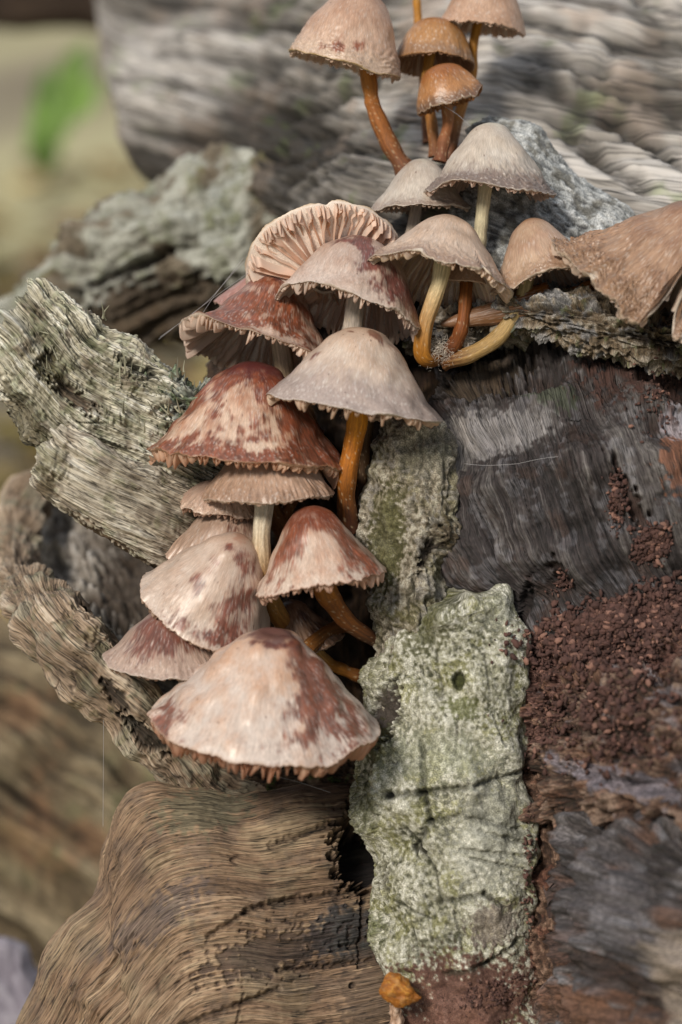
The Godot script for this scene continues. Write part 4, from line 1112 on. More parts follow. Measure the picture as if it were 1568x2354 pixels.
# ------------------------------------------------------------------ the mushrooms
func build_mushrooms() -> void:
	var red := lin("7d4331")
	var dred := lin("5e3230")
	var brown := lin("8a5a40")
	var orange_b := lin("5a2c10")
	var orange := lin("b06a1c")
	var yellow := lin("d8b266")
	var cream := lin("dccfb4")
	var pale := lin("dcc5b3")
	var palegrey := lin("d6c8bd")
	# top group
	mushroom("large beige bell mushroom with a rusty blotch, uppermost on a tall curved amber stem", {
		"c": [790, 150, -260], "R": 138.0, "H": 190.0, "roll": 14.0, "pitch": 6.0, "prof": BELL, "pale": lin("cfae98"), "mid": lin("b58e76"), "crown": lin("b58a72"), "wrinkle": 3.0, "rimc": lin("cdb8a4"), "rim_a": 0.5, "rim_t": 0.8, "edge": lin("a8893c"),
		"marks": [[-14, 0.8, 13, 0.09, 0.9], [12, 0.72, 5, 0.08, 0.5], [20, 0.68, 4, 0.06, 0.5]], "stain": lin("86492f"), "blotch": 0.5, "rag": 0.008,
		"stem": [935, 395, -270, 895, 330, -275, 860, 250, -270, 850, 195, -262], "sr0": 21.0, "sr1": 17.0, "sbase": lin("6e4226"), "smid": lin("9c5e26"), "stop": lin("b5741f"), "gills": 40, "gd": 0.1})
	mushroom("rounded amber brown mushroom with grey rim, tucked behind the topmost bell mushroom", {
		"c": [997, 150, -330], "R": 97.0, "H": 116.0, "roll": 2.0, "pitch": -10.0, "prof": STEEP, "pale": lin("b98a5c"), "mid": lin("a8743f"), "crown": lin("a0632a"), "crown_t": 0.4, "rimc": lin("94745c"), "rim_a": 0.8, "rim_t": 0.8, "stri": 1.2,
		"stem": [1002, 360, -330, 992, 280, -335, 980, 190, -335], "sr0": 14.0, "sr1": 12.0, "sbase": lin("7a4a2a"), "smid": lin("a86f2c"), "stop": lin("c08a34"), "gills": 40, "gillc": lin("b58f70")})
	mushroom("beige mushroom with a torn upturned rim, cropped by the top edge of the photo", {
		"c": [1108, 66, -370], "R": 104.0, "H": 150.0, "roll": 8.0, "pitch": 2.0, "prof": BELL, "pale": lin("c4a189"), "mid": lin("ad8468"), "crown": lin("a87c60"), "waves": [[70, -6, 14, 0.04]], "rag": 0.03, "gills": 40,
		"stem": [1030, 370, -350, 1050, 280, -370, 1082, 180, -380, 1090, 90, -380], "sr0": 14.0, "sr1": 11.0, "sbase": lin("80523a"), "smid": lin("b0762a"), "stop": lin("c08420")})
	mushroom("mushroom whose thin amber stem shows between the two topmost caps", {
		"c": [955, -90, -520], "R": 90.0, "H": 110.0, "roll": -6.0, "pitch": 4.0, "prof": BELL, "pale": lin("c4a189"), "mid": lin("ad8468"), "gills": 24,
		"stem": [985, 330, -480, 975, 200, -510, 964, 80, -520, 958, 0, -520], "sr0": 12.0, "sr1": 10.0, "smid": lin("b0762a"), "stop": lin("c08420")})
	mushroom("small amber mushroom with curled orange rim, above the pale pointed cap", {
		"c": [1034, 240, -230], "R": 80.0, "H": 98.0, "roll": -17.0, "pitch": 3.0, "prof": STEEP, "pale": lin("b98558"), "mid": lin("a8703c"), "crown": lin("9c5f30"), "crown_t": 0.5, "rimc": lin("6f5648"), "rim_a": 0.85, "rim_t": 0.82, "waves": [[75, 22, 22, 0.10], [50, -8, 16, 0.0]], "edge": lin("c9b49c"), "wrinkle": 1.2, "stain": lin("6e3d1e"), "marks": [[20, 0.35, 40, 0.2, 0.28]], "rag": 0.03,
		"stem": [1012, 372, -260, 1022, 320, -260, 1030, 270, -250], "sr0": 15.0, "sr1": 13.0, "sbase": lin("7a4a30"), "smid": lin("9a6038"), "stop": lin("b07a48"), "gills": 40, "gillc": lin("b07c4c")})
	# upper group
	mushroom("pale pointed mushroom with a grey brown wrinkled rim on a cream stem", {
		"c": [1127, 446, -80], "R": 151.0, "H": 166.0, "roll": 1.0, "pitch": -2.0, "prof": CONE, "pale": lin("d6cabd"), "mid": lin("c4b4a4"), "crown": lin("d9d0bf"), "crown_t": 0.3, "rimc": lin("6e5a54"), "rim_a": 0.85, "rim_t": 0.74, "wrinkle": 3.2, "edge": lin("cfc3b8"), "rag": 0.02, "waves": [[-30, 10, 24, 0.0], [40, -10, 30, 0.0]], "specks": 1.0,
		"stem": [1096, 590, -120, 1104, 540, -100, 1112, 460, -85], "sr0": 15.0, "sr1": 17.0, "sbase": lin("cfc0a0"), "smid": lin("d6caa8"), "stop": lin("dccfae"), "gillc": lin("dcc8ba"), "gills": 64, "seed": 3.3})
	mushroom("smaller pale grey mushroom overlapped by the pale pointed cap", {
		"c": [968, 480, -180], "R": 120.0, "H": 118.0, "roll": 1.0, "pitch": 2.0, "prof": CONE, "pale": lin("cfc3b6"), "mid": lin("b8a798"), "crown": lin("cfc5b4"), "rimc": lin("8d766a"), "rim_a": 0.7, "rim_t": 0.84, "wrinkle": 1.5, "specks": 1.0, "edge": lin("d9cdc0"), "waves": [[-60, -10, 20, 0.0]],
		"stem": [938, 640, -220, 945, 570, -200, 952, 510, -190], "sr0": 16.0, "sr1": 16.0, "sbase": lin("a39282"), "smid": lin("b5a596"), "stop": lin("bcae9f"), "gillc": lin("dccab8"), "gills": 50})
	mushroom("upturned mushroom showing its fan of pinkish beige gills", {
		"c": [742, 604, -130], "R": 186.0, "H": -46, "gw": 0.15, "glean": 0.06, "roll": -14.0, "pitch": -42.0, "prof": [0, 1, .3, .85, .6, .5, .85, .16, .95, .05, 1, 0], "pale": lin("d0b098"), "mid": lin("c29c82"), "edge": lin("c9b08c"), "gillc": lin("f6e6d8"), "gedge": lin("ecd0ba"), "gills": 84, "gd": 0.2, "rag": 0.016, "wob": 0.02, "notches": [[12, 0.16, 5]], "waves": [[14, 6, 10, 0.0]],
		"stem": [820, 820, -330, 800, 740, -290, 775, 690, -230], "sr0": 18.0, "sr1": 18.0, "smid": lin("c9b090"), "stop": lin("d9c6b0")})
	mushroom("pale mushroom with wine brown blotches, broad gills showing, just below the upturned one", {
		"c": [800, 722, -10], "R": 173.0, "H": 186.0, "roll": 13.0, "pitch": -12, "prof": BELL, "pale": lin("d0bbae"), "mid": lin("bd9e8c"), "crown": lin("9a6a55"), "crown_t": 0.12, "stain": lin("74403a"), "blotch": 0.55,
		"marks": [[-25, 0.36, 30, 0.09, 0.6], [10, 0.5, 12, 0.14, 0.6], [48, 0.72, 26, 0.2, 0.6], [20, 0.4, 22, 0.1, 0.55], [72, 0.8, 30, 0.25, 0.6], [-5, 0.22, 60, 0.08, 0.5], [0, 0.08, 90, 0.08, 0.5], [28, 0.62, 14, 0.1, 0.4]],
		"edge": lin("d6c6ba"), "gillc": lin("f0dfd0"), "gedge": lin("c4a898"), "gd": 0.17, "gills": 72, "rag": 0.016, "waves": [[-40, 12, 30, 0.0], [60, -12, 22, 0.0]], "specks": 1.0,
		"stem": [812, 900, -120, 812, 820, -80, 812, 750, -30], "sr0": 24.0, "sr1": 24.0, "sbase": lin("a89a8c"), "smid": lin("bcaea0"), "stop": lin("c9bcae")})
	mushroom("pale tan mushroom with torn scalloped front rim on a bent yellow to amber stem", {
		"c": [1004, 648, 40], "R": 176.0, "H": 160.0, "roll": 13.0, "pitch": -12.0, "prof": CONE, "pale": lin("d3bba8"), "mid": lin("c4a68e"), "crown": lin("c9a284"), "crown_t": 0.28, "rimc": lin("94796a"), "rim_a": 0.8, "rim_t": 0.82, "wrinkle": 2.6, "rag": 0.02, "edge": lin("d9c9b4"), "specks": 1.0,
		"notches": [[-20, 0.09, 9], [-33, 0.06, 8], [33, 0.13, 5], [8, 0.05, 6], [0, 0.04, 4]], "waves": [[-30, 8, 16, 0.0], [36, 8, 9, 0.02], [100, 6, 20, 0.0]],
		"gillc": lin("f0dfd0"), "gedge": lin("d6c09c"), "gd": 0.1, "gills": 72, "seed": 8.1,
		"stem": [1012, 812, -60, 985, 828, -20, 970, 806, 0, 978, 745, 20, 1000, 680, 35, 1012, 640, 38], "sr0": 17.0, "sr1": 20.0, "sbase": lin("6e3f16"), "smid": lin("b5761f"), "stop": lin("e8dab0"), "sm_at": 0.32})
	mushroom("mushroom hidden under the torn pale cap, showing only its dark amber stem", {
		"c": [1070, 655, -60], "R": 60.0, "H": 60.0, "roll": 6.0, "pitch": -6.0, "prof": BELL, "pale": lin("c9a890"), "gills": 20,
		"stem": [1020, 815, -50, 1045, 790, -30, 1062, 750, -10, 1070, 690, -20], "sr0": 17.0, "sr1": 14.0, "sbase": lin("5c3014"), "smid": lin("84481a"), "stop": lin("8f5520")})
	mushroom("tan mushroom on a long cream stem curving down to the dark heartwood", {
		"c": [1250, 648, -30], "R": 128, "H": 152, "roll": -12.0, "pitch": -7.0, "prof": CONE, "pale": lin("c9ac93"), "mid": lin("b5917a"), "crown": lin("b58a68"), "crown_t": 0.25, "rimc": lin("94745c"), "rim_a": 0.7, "rim_t": 0.82, "wrinkle": 2.4, "edge": lin("d2c0ae"), "rag": 0.015, "waves": [[-45, -16, 26, 0.0]], "specks": 1.0, "gillc": lin("e0cab8"), "gills": 54,
		"stem": [1022, 828, -60, 1080, 815, -30, 1145, 775, -10, 1185, 715, -20, 1205, 670, -28], "sr0": 19.0, "sr1": 17.0, "sbase": lin("7a4a24"), "smid": lin("b08f5a"), "stop": lin("d6c290"), "sm_at": 0.3})
	mushroom("wide wrinkled tan mushroom split by a tear, cropped by the photo's edge", {
		"c": [1480, 735, 60], "R": 246, "H": 300, "roll": 32, "pitch": 9.0, "prof": CONE, "pale": lin("b08e74"), "mid": lin("94705a"), "crown": lin("a8846a"), "rimc": lin("8f7058"), "rim_a": 0.6, "rim_t": 0.75, "wrinkle": 7.0, "stri": 3.4, "edge": lin("cdb8a2"), "rag": 0.03, "wob": 0.06, "notches": [[5, 0.5, 9], [-38, 0.05, 4], [50, 0.1, 5]], "waves": [[-90, 50, 45, 0.12], [-8, -10, 9, 0.03], [20, 14, 10, 0.04]], "gillc": lin("e8d5c4"), "gills": 72, "gd": 0.08, "step": 3.0,
		"stem": [1400, 900, -150, 1420, 820, -90, 1445, 740, -20], "sr0": 22.0, "sr1": 20.0})
	mushroom("collapsed brown mushroom lying sideways behind the stems", {
		"c": [1262, 694, -40], "R": 46.0, "H": 258.0, "roll": -102.0, "pitch": 4.0, "prof": CONE, "pale": lin("9c7458"), "mid": lin("7d5638"), "crown": lin("8f6e58"), "rimc": lin("9c5f24"), "rim_a": 0.9, "rim_t": 0.75, "stri": 2.5, "gills": 20, "gillc": lin("9c6630"),
		"stem": [1390, 655, -60, 1350, 662, -60, 1300, 680, -50], "sr0": 15.0, "sr1": 14.0, "smid": lin("a3662a"), "stop": lin("a3662a"), "sbase": lin("8a5424")})
	# middle group
	mushroom("edge of a pinkish mushroom peeping out behind the blotched cap", {
		"c": [568, 716, -230], "R": 84.0, "H": 92.0, "roll": 18.0, "pitch": 8.0, "prof": CONE, "pale": lin("b58a80"), "mid": lin("a06e62"), "gills": 20, "rag": 0.03,
		"stem": [640, 860, -330, 610, 800, -300], "sr0": 15.0, "sr1": 14.0})
	mushroom("mushroom heavily stained rust brown with pale streaks, gills open at its outer side", {
		"c": [598, 812, -90], "R": 202.0, "H": 188.0, "roll": 15.0, "pitch": -11, "prof": FLARE, "pale": lin("d2b6a4"), "mid": lin("b58a72"), "crown": lin("6b4648"), "crown_t": 0.26, "stain": lin("85452b"), "blotch": 0.6, "level": 0.42,
		"marks": [[-40, 0.76, 30, 0.2, 0.5], [-12, 0.5, 36, 0.12, 0.55], [25, 0.62, 18, 0.14, 0.35], [-70, 0.8, 30, 0.25, 0.5], [5, 0.84, 26, 0.09, -0.35], [-30, 0.42, 20, 0.08, -0.2], [0, 0.25, 60, 0.12, 0.35]], "edge": lin("7d4a3a"), "gillc": lin("f0dfd0"), "gedge": lin("c4a896"), "gd": 0.17, "gills": 80, "specks": 1.0, "waves": [[-60, 22, 40, 0.0], [10, -6, 18, 0.0]],
		"stem": [720, 1000, -220, 690, 930, -180, 660, 870, -120], "sr0": 22.0, "sr1": 22.0, "smid": lin("a88a68"), "stop": lin("c9b098")})
	mushroom("largest wine red to rust mushroom with toothed gill edge, in the middle of the cluster", {
		"c": [568, 1056, -20], "R": 232.0, "H": 226.0, "gmin": 0.5, "roll": 5.0, "pitch": 3.0, "prof": CONE, "pale": lin("e0c4ae"), "mid": lin("b07a5c"), "crown": lin("5e3032"), "crown_t": 0.4, "stain": lin("80412a"), "blotch": 0.55, "level": 0.66,
		"marks": [[-10, 0.54, 22, 0.11, -0.75], [22, 0.68, 12, 0.05, -0.55], [-52, 0.72, 12, 0.13, -0.6], [14, 0.77, 12, 0.035, -0.5], [-22, 0.68, 14, 0.07, -0.4], [52, 0.6, 22, 0.35, 0.35], [-10, 0.9, 70, 0.1, 0.15], [0, 0.38, 80, 0.08, 0.25]], "edge": lin("b58464"), "gillc": lin("e8c8ae"), "gedge": lin("c49474"), "gd": 0.19, "gills": 80, "rag": 0.02, "waves": [[-60, 4, 20, 0.0], [28, 8, 16, 0.0]], "specks": 0.7, "seed": 5.2,
		"stem": [760, 1330, -230, 700, 1260, -200, 620, 1160, -120], "sr0": 24.0, "sr1": 22.0, "sbase": orange_b, "smid": lin("7d4a20"), "stop": lin("a88458")})
	mushroom("silvery beige mushroom with a dark scar near its top, on a thick bright amber stem", {
		"c": [812, 936, 90], "R": 203.0, "H": 182.0, "bloom": 1.4, "level": 0.0, "crown_a": 0.35, "roll": 9.0, "pitch": 4.0, "prof": CONE, "pale": lin("d9c6b6"), "mid": lin("cbae98"), "crown": lin("cfa98a"), "crown_t": 0.32, "rimc": lin("ab9a94"), "rim_a": 0.85, "rim_t": 0.66, "stain": lin("6e3a2c"), "blotch": 0.3,
		"marks": [[26, 0.24, 15, 0.09, 1.5], [34, 0.34, 7, 0.06, 0.8], [-40, 0.28, 12, 0.016, 1.1], [-62, 0.55, 4, 0.04, 0.8], [70, 0.4, 20, 0.3, 0.3]], "edge": lin("d9ccc0"), "gillc": lin("e8d3c0"), "gedge": lin("cdb094"), "gd": 0.13, "gills": 68, "rag": 0.01, "wob": 0.02, "specks": 1.0, "stri": 0.3, "seed": 2.6,
		"stem": [802, 1215, -30, 796, 1150, 10, 798, 1090, 40, 812, 1020, 60, 822, 960, 80], "sr0": 20.0, "sr1": 23.0, "sbase": lin("4f2812"), "smid": lin("b56c18"), "stop": lin("e39a1c"), "sm_at": 0.55})
	mushroom("mushroom hidden behind the silvery beige cap, showing a dusky translucent stem", {
		"c": [850, 960, -60], "R": 70.0, "H": 70.0, "roll": 4.0, "pitch": 4.0, "prof": BELL, "pale": lin("b59a84"), "gills": 16,
		"stem": [820, 1190, -110, 830, 1120, -90, 838, 1060, -80, 842, 1000, -70], "sr0": 13.0, "sr1": 15.0, "sbase": lin("3f2412"), "smid": lin("5f4224"), "stop": lin("7d6040")})
	mushroom("grooved beige mushroom under the largest wine red cap, on a straight white stem", {
		"c": [617, 1140, 50], "R": 151.0, "H": 118, "roll": -2.0, "pitch": 6.0, "prof": BELL, "pale": lin("bf9f8a"), "mid": lin("a88872"), "rimc": lin("94745f"), "rim_a": 0.5, "rim_t": 0.8, "stri": 2.6, "edge": lin("cdb8a6"), "rag": 0.02, "gills": 50,
		"stem": [672, 1460, -170, 632, 1400, -60, 604, 1320, 60, 600, 1240, 95, 607, 1165, 70], "sr0": 22.0, "sr1": 20.0, "sbase": lin("9a5f20"), "smid": lin("b98a48"), "stop": lin("e0dccb"), "sm_at": 0.22})
	mushroom("small frilly pale mushroom sticking out beside the grooved beige cap", {
		"c": [508, 1160, -20], "R": 98.0, "H": 56.0, "roll": 7.0, "pitch": 16.0, "prof": FLAT, "pale": lin("c9ad9a"), "mid": lin("b09080"), "stri": 3.0, "rag": 0.05, "wob": 0.08, "gills": 40, "gd": 0.16, "gillc": lin("bfa08c"),
		"stem": [600, 1330, -170, 560, 1260, -130, 530, 1190, -90], "sr0": 14.0, "sr1": 13.0})
	mushroom("mushroom hidden in the hollow, showing a dark orange stem behind the white one", {
		"c": [690, 1120, -150], "R": 70.0, "H": 60.0, "roll": 10.0, "pitch": 6.0, "prof": BELL, "pale": lin("9a7458"), "gills": 12,
		"stem": [690, 1330, -200, 655, 1260, -170, 650, 1200, -160, 670, 1150, -150], "sr0": 18.0, "sr1": 16.0, "sbase": lin("4a2410"), "smid": lin("7d4a18"), "stop": lin("84501c")})
	mushroom("striped taupe mushroom with brown blotches, wedged below the frilly one", {
		"c": [508, 1305, -30], "R": 128.0, "H": 150.0, "roll": 14.0, "pitch": 10.0, "prof": BELL, "pale": lin("bfa391"), "mid": lin("a08472"), "stain": lin("6b3f32"), "marks": [[0, 0.5, 18, 0.3, 0.55], [40, 0.4, 16, 0.2, 0.5], [-40, 0.8, 20, 0.1, 0.2]], "stri": 3.2, "gills": 30, "specks": 0.6,
		"stem": [640, 1500, -220, 600, 1430, -180, 560, 1360, -130], "sr0": 16.0, "sr1": 16.0})
	# lower group
	mushroom("rust capped mushroom with white streaked lower half and toothed rim, on a hollow amber stem", {
		"c": [738, 1334, 130], "R": 148.0, "H": 170.0, "gmin": 0.5, "roll": -9.0, "pitch": 3.0, "prof": CONE, "pale": lin("d9c4b4"), "mid": lin("bf967e"), "crown": lin("783e2c"), "crown_t": 0.46, "stain": lin("86462c"), "blotch": 0.4, "level": 0.26,
		"marks": [[50, 0.55, 26, 0.35, 0.6], [-45, 0.55, 24, 0.2, 0.55], [8, 0.62, 26, 0.14, -0.45], [0, 0.4, 70, 0.12, 0.45], [5, 0.85, 50, 0.12, -0.15], [60, 0.85, 20, 0.2, 0.3]], "edge": lin("a8745c"), "gillc": lin("e6cab6"), "gedge": lin("bf9478"), "gd": 0.2, "gills": 72, "rag": 0.03, "waves": [[-62, -16, 22, 0.04]], "specks": 0.6, "seed": 7.7,
		"stem": [885, 1490, -40, 850, 1465, 0, 800, 1430, 60, 765, 1385, 100, 745, 1345, 120], "sr0": 12.0, "sr1": 29.0, "sbase": lin("4a2a16"), "smid": lin("8a5018"), "stop": lin("b5761f"), "sm_at": 0.6, "hollow": 0.3})
	mushroom("dusky brown streaked mushroom deep in the hollow under the rust capped one", {
		"c": [700, 1490, -150], "R": 95.0, "H": 120.0, "roll": -18.0, "pitch": 8.0, "prof": CONE, "pale": lin("9a7a64"), "mid": lin("7d5a44"), "stain": lin("402018"), "level": 0.4, "blotch": 0.6, "stri": 2.0, "gills": 20,
		"stem": [840, 1560, -220, 790, 1540, -200, 740, 1510, -170], "sr0": 14.0, "sr1": 13.0})
	mushroom("pale mushroom tilted outward with dark red brown stains near its lower rim", {
		"c": [472, 1404, 30], "R": 168.0, "H": 212.0, "roll": 27.0, "pitch": 25.0, "prof": CONE, "pale": lin("d2beb0"), "mid": lin("c2a592"), "crown": lin("b58a74"), "crown_t": 0.15, "stain": lin("7a4234"), "blotch": 0.5,
		"marks": [[8, 0.86, 30, 0.10, 0.62], [30, 0.68, 24, 0.2, 0.5], [-22, 0.5, 10, 0.2, 0.55], [10, 0.34, 14, 0.08, 0.5], [55, 0.5, 24, 0.3, 0.35], [20, 0.55, 8, 0.06, 0.4], [50, 0.9, 40, 0.12, 0.35], [-20, 0.3, 10, 0.08, 0.45]], "edge": lin("c4a692"), "gillc": lin("dec6b2"), "gd": 0.12, "gills": 64, "rag": 0.02, "waves": [[-88, 12, 14, 0.0]], "specks": 1.0, "seed": 6.4,
		"stem": [720, 1560, -200, 660, 1500, -150, 580, 1440, -60], "sr0": 18.0, "sr1": 18.0})
	mushroom("taupe mushroom with dark red brown top, low beside the tilted pale one", {
		"c": [388, 1522, 70], "R": 149.0, "H": 132.0, "level": 0.1, "roll": 4.0, "pitch": 13.0, "prof": CONE, "pale": lin("c2a898"), "mid": lin("a88a7a"), "crown": lin("7a4c3e"), "crown_t": 0.5, "stain": lin("6e3d30"), "marks": [[-40, 0.5, 34, 0.2, 0.6], [30, 0.42, 46, 0.22, 0.6], [0, 0.5, 40, 0.12, 0.4]], "rimc": lin("b09a8e"), "rim_a": 0.5, "rim_t": 0.85, "stri": 1.0, "edge": lin("d6cabc"), "gillc": lin("bfa490"), "gills": 54, "gd": 0.08,
		"stem": [440, 1720, -120, 425, 1640, -80, 432, 1570, -55], "sr0": 24.0, "sr1": 19.0, "sbase": lin("7a6252"), "smid": lin("a88c76"), "stop": lin("bfa68e")})
	mushroom("mushroom hidden behind the biggest pale cap, showing a short pale stem", {
		"c": [500, 1560, -110], "R": 60.0, "H": 60.0, "roll": 4.0, "pitch": 10.0, "prof": BELL, "pale": lin("b59a84"), "gills": 12,
		"stem": [490, 1730, -140, 480, 1660, -120, 482, 1590, -110], "sr0": 20.0, "sr1": 18.0, "sbase": lin("8a7462"), "smid": lin("b59c84"), "stop": lin("c9b49c")})
	mushroom("biggest pale tan mushroom with a dark knobbed top and wine stain, lowest in the cluster", {
		"c": [608, 1662, 190], "R": 254.0, "H": 214, "level": 0.0, "gmin": 0.9, "waves": [[75, 26, 30, 0.04]], "gvar": 0.85, "roll": 6.0, "pitch": 17, "prof": UMBO, "pale": lin("d6c5ba"), "mid": lin("cca58b"), "crown": lin("5a3434"), "crown_t": 0.27, "stain": lin("7d4632"), "blotch": 0.5, "specks": 1.0,
		"marks": [[-66, 0.92, 13, 0.16, 1.0], [52, 0.42, 22, 0.26, 0.95], [38, 0.66, 18, 0.13, 0.8], [20, 0.8, 12, 0.04, 0.5], [48, 0.9, 36, 0.1, 0.45], [-38, 0.28, 20, 0.06, 0.45], [20, 0.25, 50, 0.06, 0.7], [72, 0.6, 16, 0.3, 0.6]], "edge": lin("c9a890"), "gillc": lin("e0bba2"), "gedge": lin("b88468"), "gd": 0.19, "gills": 96, "rag": 0.014, "wob": 0.025, "seed": 4.9, "step": 2.8,
		"stem": [805, 1432, -160, 750, 1455, -110, 700, 1500, -40, 650, 1570, 40], "sr0": 16.0, "sr1": 20.0, "sbase": lin("6b3d18"), "smid": lin("8f5a24"), "stop": lin("b58a58")})

# ------------------------------------------------------------------ small things
func build_details() -> void:
	var rng := RandomNumberGenerator.new(); rng.seed = 12
	# crumbs of rotten wood
	var log_: Node3D = get_node("rotten_log")
	crumbs("wood_crumbs", log_, log_.get_meta("base"), rng)
	# orange bracket and its small pale neighbour at the foot
	var ob := at(915, 2290, 120)
	var br := thing("orange_bracket_fungus", "small orange lobed fungus at the foot of the bark sheet", "fungus", ob)
	limb("fungus_lobe", br, ob, {"A": [884, 2275, 190, 892, 2240, 195, 915, 2236, 200, 940, 2262, 200, 950, 2290, 195], "B": [886, 2282, 190, 894, 2300, 200, 910, 2315, 205, 935, 2308, 205, 952, 2296, 195], "bulge": 26.0, "thick": 16.0, "du": 1.8, "dv": 1.8, "seed": 7.0, "ends": 14.0, "lump": [5.0, 34.0], "ridge": [0.0, 20.0, 20.0], "fib": [0.4, 12.0, 12.0], "fine": [0.6, 7.2, 6.6], "crack": [0.5, 0.05, 20.0, 20.0], "rough": [0.8, 14.0],
		"c0": lin("8a5218"), "c1": lin("a5641a"), "c2": lin("c48a34"), "c3": lin("94683a"), "p3": [0.7, 26.0, -0.1]}, stem_mat)
	limb("fungus_foot", br, ob, {"A": [896, 2310, 140, 900, 2350, 140, 896, 2390, 130, 890, 2420, 120], "B": [922, 2308, 140, 925, 2350, 140, 930, 2390, 130, 935, 2420, 120], "bulge": 14.0, "du": 2.2, "dv": 2.2, "seed": 9.0, "lump": [5.0, 30.0], "ridge": [0.0, 20.0, 20.0], "fib": [1.0, 8.0, 30.0], "crack": [0.0, 0.05, 20.0, 20.0],
		"c0": lin("8a6a54"), "c1": lin("b3937c"), "c2": lin("d0b6a2")}, stem_mat)
	# spider threads
	threads([[560, 592, -70, 480, 690, -60, 368, 775, -60], [562, 600, -70, 500, 670, -60, 440, 762, -70], [570, 628, -70, 470, 700, -62, 365, 780, -60]], "fine spider thread slung from the upturned cap to the stub", "spider threads beside the upturned mushroom")
	threads([[238, 1540, -60, 238, 1700, -40, 237, 1900, -20]], "long fine spider thread hanging from the taupe mushroom's rim", "")
	threads([[620, 1782, 230, 680, 1796, 190, 760, 1822, 110]], "fine spider thread from the lowest mushroom's teeth to the root flare", "")
	threads([[1068, 1066, 70, 1120, 1070, 85, 1190, 1066, 95], [1190, 1066, 95, 1260, 1052, 100, 1330, 1048, 110]], "fine spider thread lying across the dark heartwood", "spider threads on the heartwood")
	threads([[1022, 245, -180, 1050, 262, -165, 1082, 290, -80]], "short silk strand from the small amber cap down to the pale pointed cap", "")
	# splinters standing off the stub
	var stub: Node3D = get_node("splintered_stub")
	var sbase: Vector3 = stub.get_meta("base")
	var spots := [[100, 840, 40], [300, 850, 10], [360, 900, 20], [405, 870, 0], [380, 930, 20], [250, 930, 40], [60, 780, 40], [140, 760, 40], [430, 930, 0], [215, 740, -10], [330, 960, 40], [450, 900, -20]]
	for s in spots:
		var p := at(s[0], s[1], s[2])
		for k in 7:
			var q := p + Vector3(rng.randf_range(-34, 34), rng.randf_range(-26, 26), rng.randf_range(-6, 20))
			var d := Vector3(rng.randf_range(-0.9, 0.3), rng.randf_range(0.2, 1.0), rng.randf_range(0.2, 1.2)).normalized() * rng.randf_range(14, 38)
			var e := q + d + Vector3(rng.randf_range(-8, 8), 0, 0)
			put("splinter", tube(PackedVector3Array([q - d * 0.5, q, e]), rng.randf_range(2.0, 3.8), 0.4, lin("a8a690") * rng.randf_range(0.45, 1.2), sbase, 5), crumb_mat, stub)
	# white fluff at the stem bases
	var mm := MultiMesh.new()
	mm.transform_format = MultiMesh.TRANSFORM_3D
	var tb := tube(PackedVector3Array([Vector3.ZERO, Vector3(2, 5, 0), Vector3(6, 8, 2)]), 0.38, 0.2, lin("d9cfc2"), Vector3.ZERO, 4)
	mm.mesh = tb
	mm.instance_count = 900
	for k in 900:
		var c := at(1006, 806, -20) + Vector3(rng.randfn(0, 17), rng.randfn(0, 15), rng.randfn(0, 12))
		if k > 640:
			c = at(1075, 785, -40) + Vector3(rng.randfn(0, 6), rng.randfn(0, 16), rng.randfn(0, 6))
		mm.set_instance_transform(k, Transform3D(Basis.from_euler(Vector3(rng.randf() * TAU, rng.randf() * TAU, rng.randf() * TAU)).scaled(Vector3.ONE * rng.randf_range(0.6, 1.2)), (c - log_.get_meta("base")) * U))
	var fl := MultiMeshInstance3D.new()
	fl.name = "white_fluff"
	fl.multimesh = mm
	fl.material_override = crumb_mat
	tb.surface_set_material(0, crumb_mat)
	fl.set_meta("kind", "stuff")
	log_.add_child(fl, true)

func threads(list: Array, label: String, group: String) -> void:
	var k := 0
	for t in list:
		var path := pts(t)
		var o := MeshInstance3D.new()
		o.name = numbered(self, "spider_thread")
		o.mesh = tube(path, 0.5, 0.5, lin("b4b4b8"), path[0], 5)
		o.material_override = gill_mat
		o.transform = Transform3D(PLACE.basis, PLACE * (path[0] * U))
		var extra: Array = [", the upper one", ", the shortest one", ", the lowest one"] if list.size() == 3 else [", the half by the bark strip", ", the half by the crumbs"]
		o.set_meta("label", label + (extra[k] if list.size() > 1 else ""))
		o.set_meta("category", "spider thread")
		if group != "":
			o.set_meta("group", group)
		add_child(o, true)
		k += 1

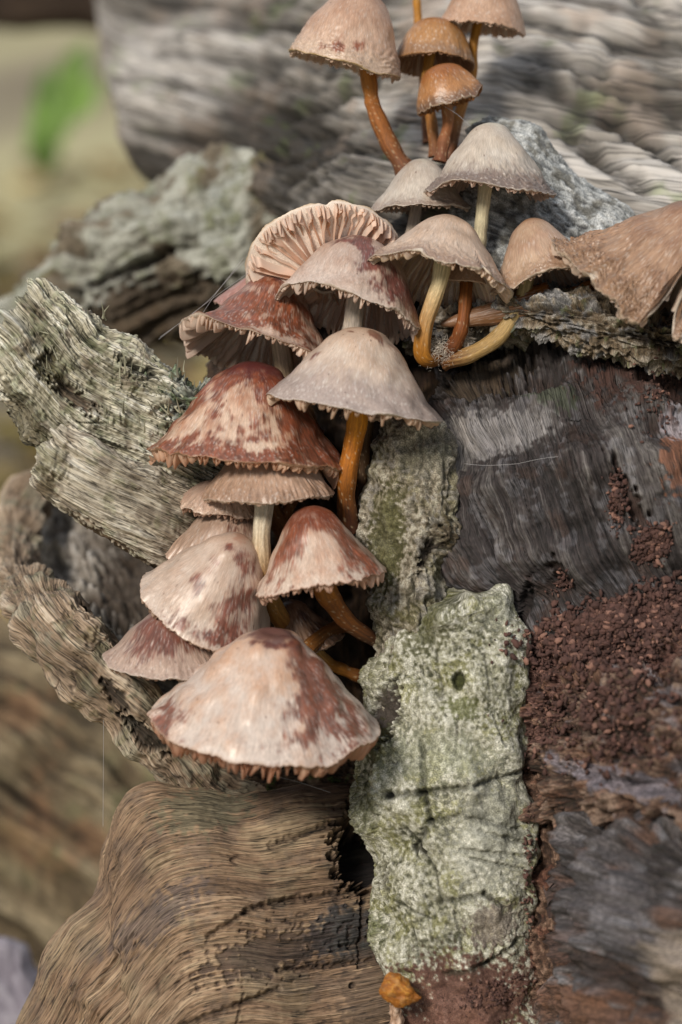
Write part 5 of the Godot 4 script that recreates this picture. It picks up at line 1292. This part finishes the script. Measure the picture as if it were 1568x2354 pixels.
func crumbs(called: String, parent: Node3D, base: Vector3, rng: RandomNumberGenerator) -> void:
	# one lumpy pellet, three tones by colour
	var v := PackedVector3Array(); var c := PackedColorArray()
	var nu := 7; var nv := 9
	for i in nu:
		var a := PI * i / (nu - 1)
		for j in nv:
			var b := TAU * j / (nv - 1)
			var p := Vector3(sin(a) * cos(b), cos(a) * 1.6, sin(a) * sin(b))
			p *= 1.0 + 0.4 * n1.get_noise_3d(p.x * 1.7, p.y * 1.7, p.z * 1.7)
			v.append(p); c.append(Color.WHITE)
	var mesh := grid_mesh(v, c, PackedVector2Array(), nu, nv, false, Vector3.ZERO)
	mesh.surface_set_material(0, crumb_mat)
	var xf: Array[Transform3D] = []
	var cols: Array[Color] = []
	var zones := [[1400, 1430, 170, 55, 95, 1900, 14.0], [1520, 1400, 60, 60, 110, 900, 13.0], [1330, 1490, 100, 30, 110, 700, 12.0], [1420, 1520, 110, 20, 130, 400, 12.0], [1500, 1250, 40, 40, 130, 600, 11.0], [1420, 1145, 22, 60, 120, 300, 9.0], [1250, 1545, 20, 30, 95, 50, 8.0], [1510, 900, 50, 80, 60, 110, 8.0], [1290, 1340, 22, 24, 95, 70, 8.0], [1400, 1620, 160, 80, 190, 700, 12.0], [1450, 1720, 130, 60, 190, 260, 11.0], [1255, 1650, 30, 90, 190, 160, 9.0], [1215, 2000, 14, 200, 190, 120, 8.0], [1120, 2290, 90, 40, 190, 240, 7.0]]
	for z in zones:
		for k in z[5]:
			var dx: float = rng.randfn(0, 0.5) * z[2]
			var dy: float = rng.randfn(0, 0.5) * z[3]
			var p := at(z[0] + dx, z[1] + dy - dx * 0.22, z[4])
			var s: float = z[6] * (0.25 + 0.8 * pow(rng.randf(), 1.7)) * 0.5
			p.z = surf_z(p.x, p.y)
			p = at(z[0] + dx, z[1] + dy - dx * 0.22, p.z)
			p.z = surf_z(p.x, p.y) + s * rng.randf_range(-0.2, 1.6)
			xf.append(Transform3D(Basis.from_euler(Vector3(rng.randf() * TAU, rng.randf() * TAU, rng.randf() * TAU)).scaled(Vector3(s * rng.randf_range(0.6, 1.3), s * rng.randf_range(0.6, 1.5), s)), (p - base) * U))
			cols.append((lin("4f3630") if rng.randf() < 0.85 else lin("7d5c50")) * rng.randf_range(0.55, 1.25))
	var mm := MultiMesh.new()
	mm.transform_format = MultiMesh.TRANSFORM_3D
	mm.use_colors = true
	mm.mesh = mesh
	mm.instance_count = xf.size()
	for k in xf.size():
		mm.set_instance_transform(k, xf[k])
		mm.set_instance_color(k, cols[k])
	var o := MultiMeshInstance3D.new()
	o.name = called
	o.multimesh = mm
	o.material_override = crumb_mat
	o.set_meta("kind", "stuff")
	o.set_meta("label", "red brown wood crumbs heaped on the log")
	parent.add_child(o, true)
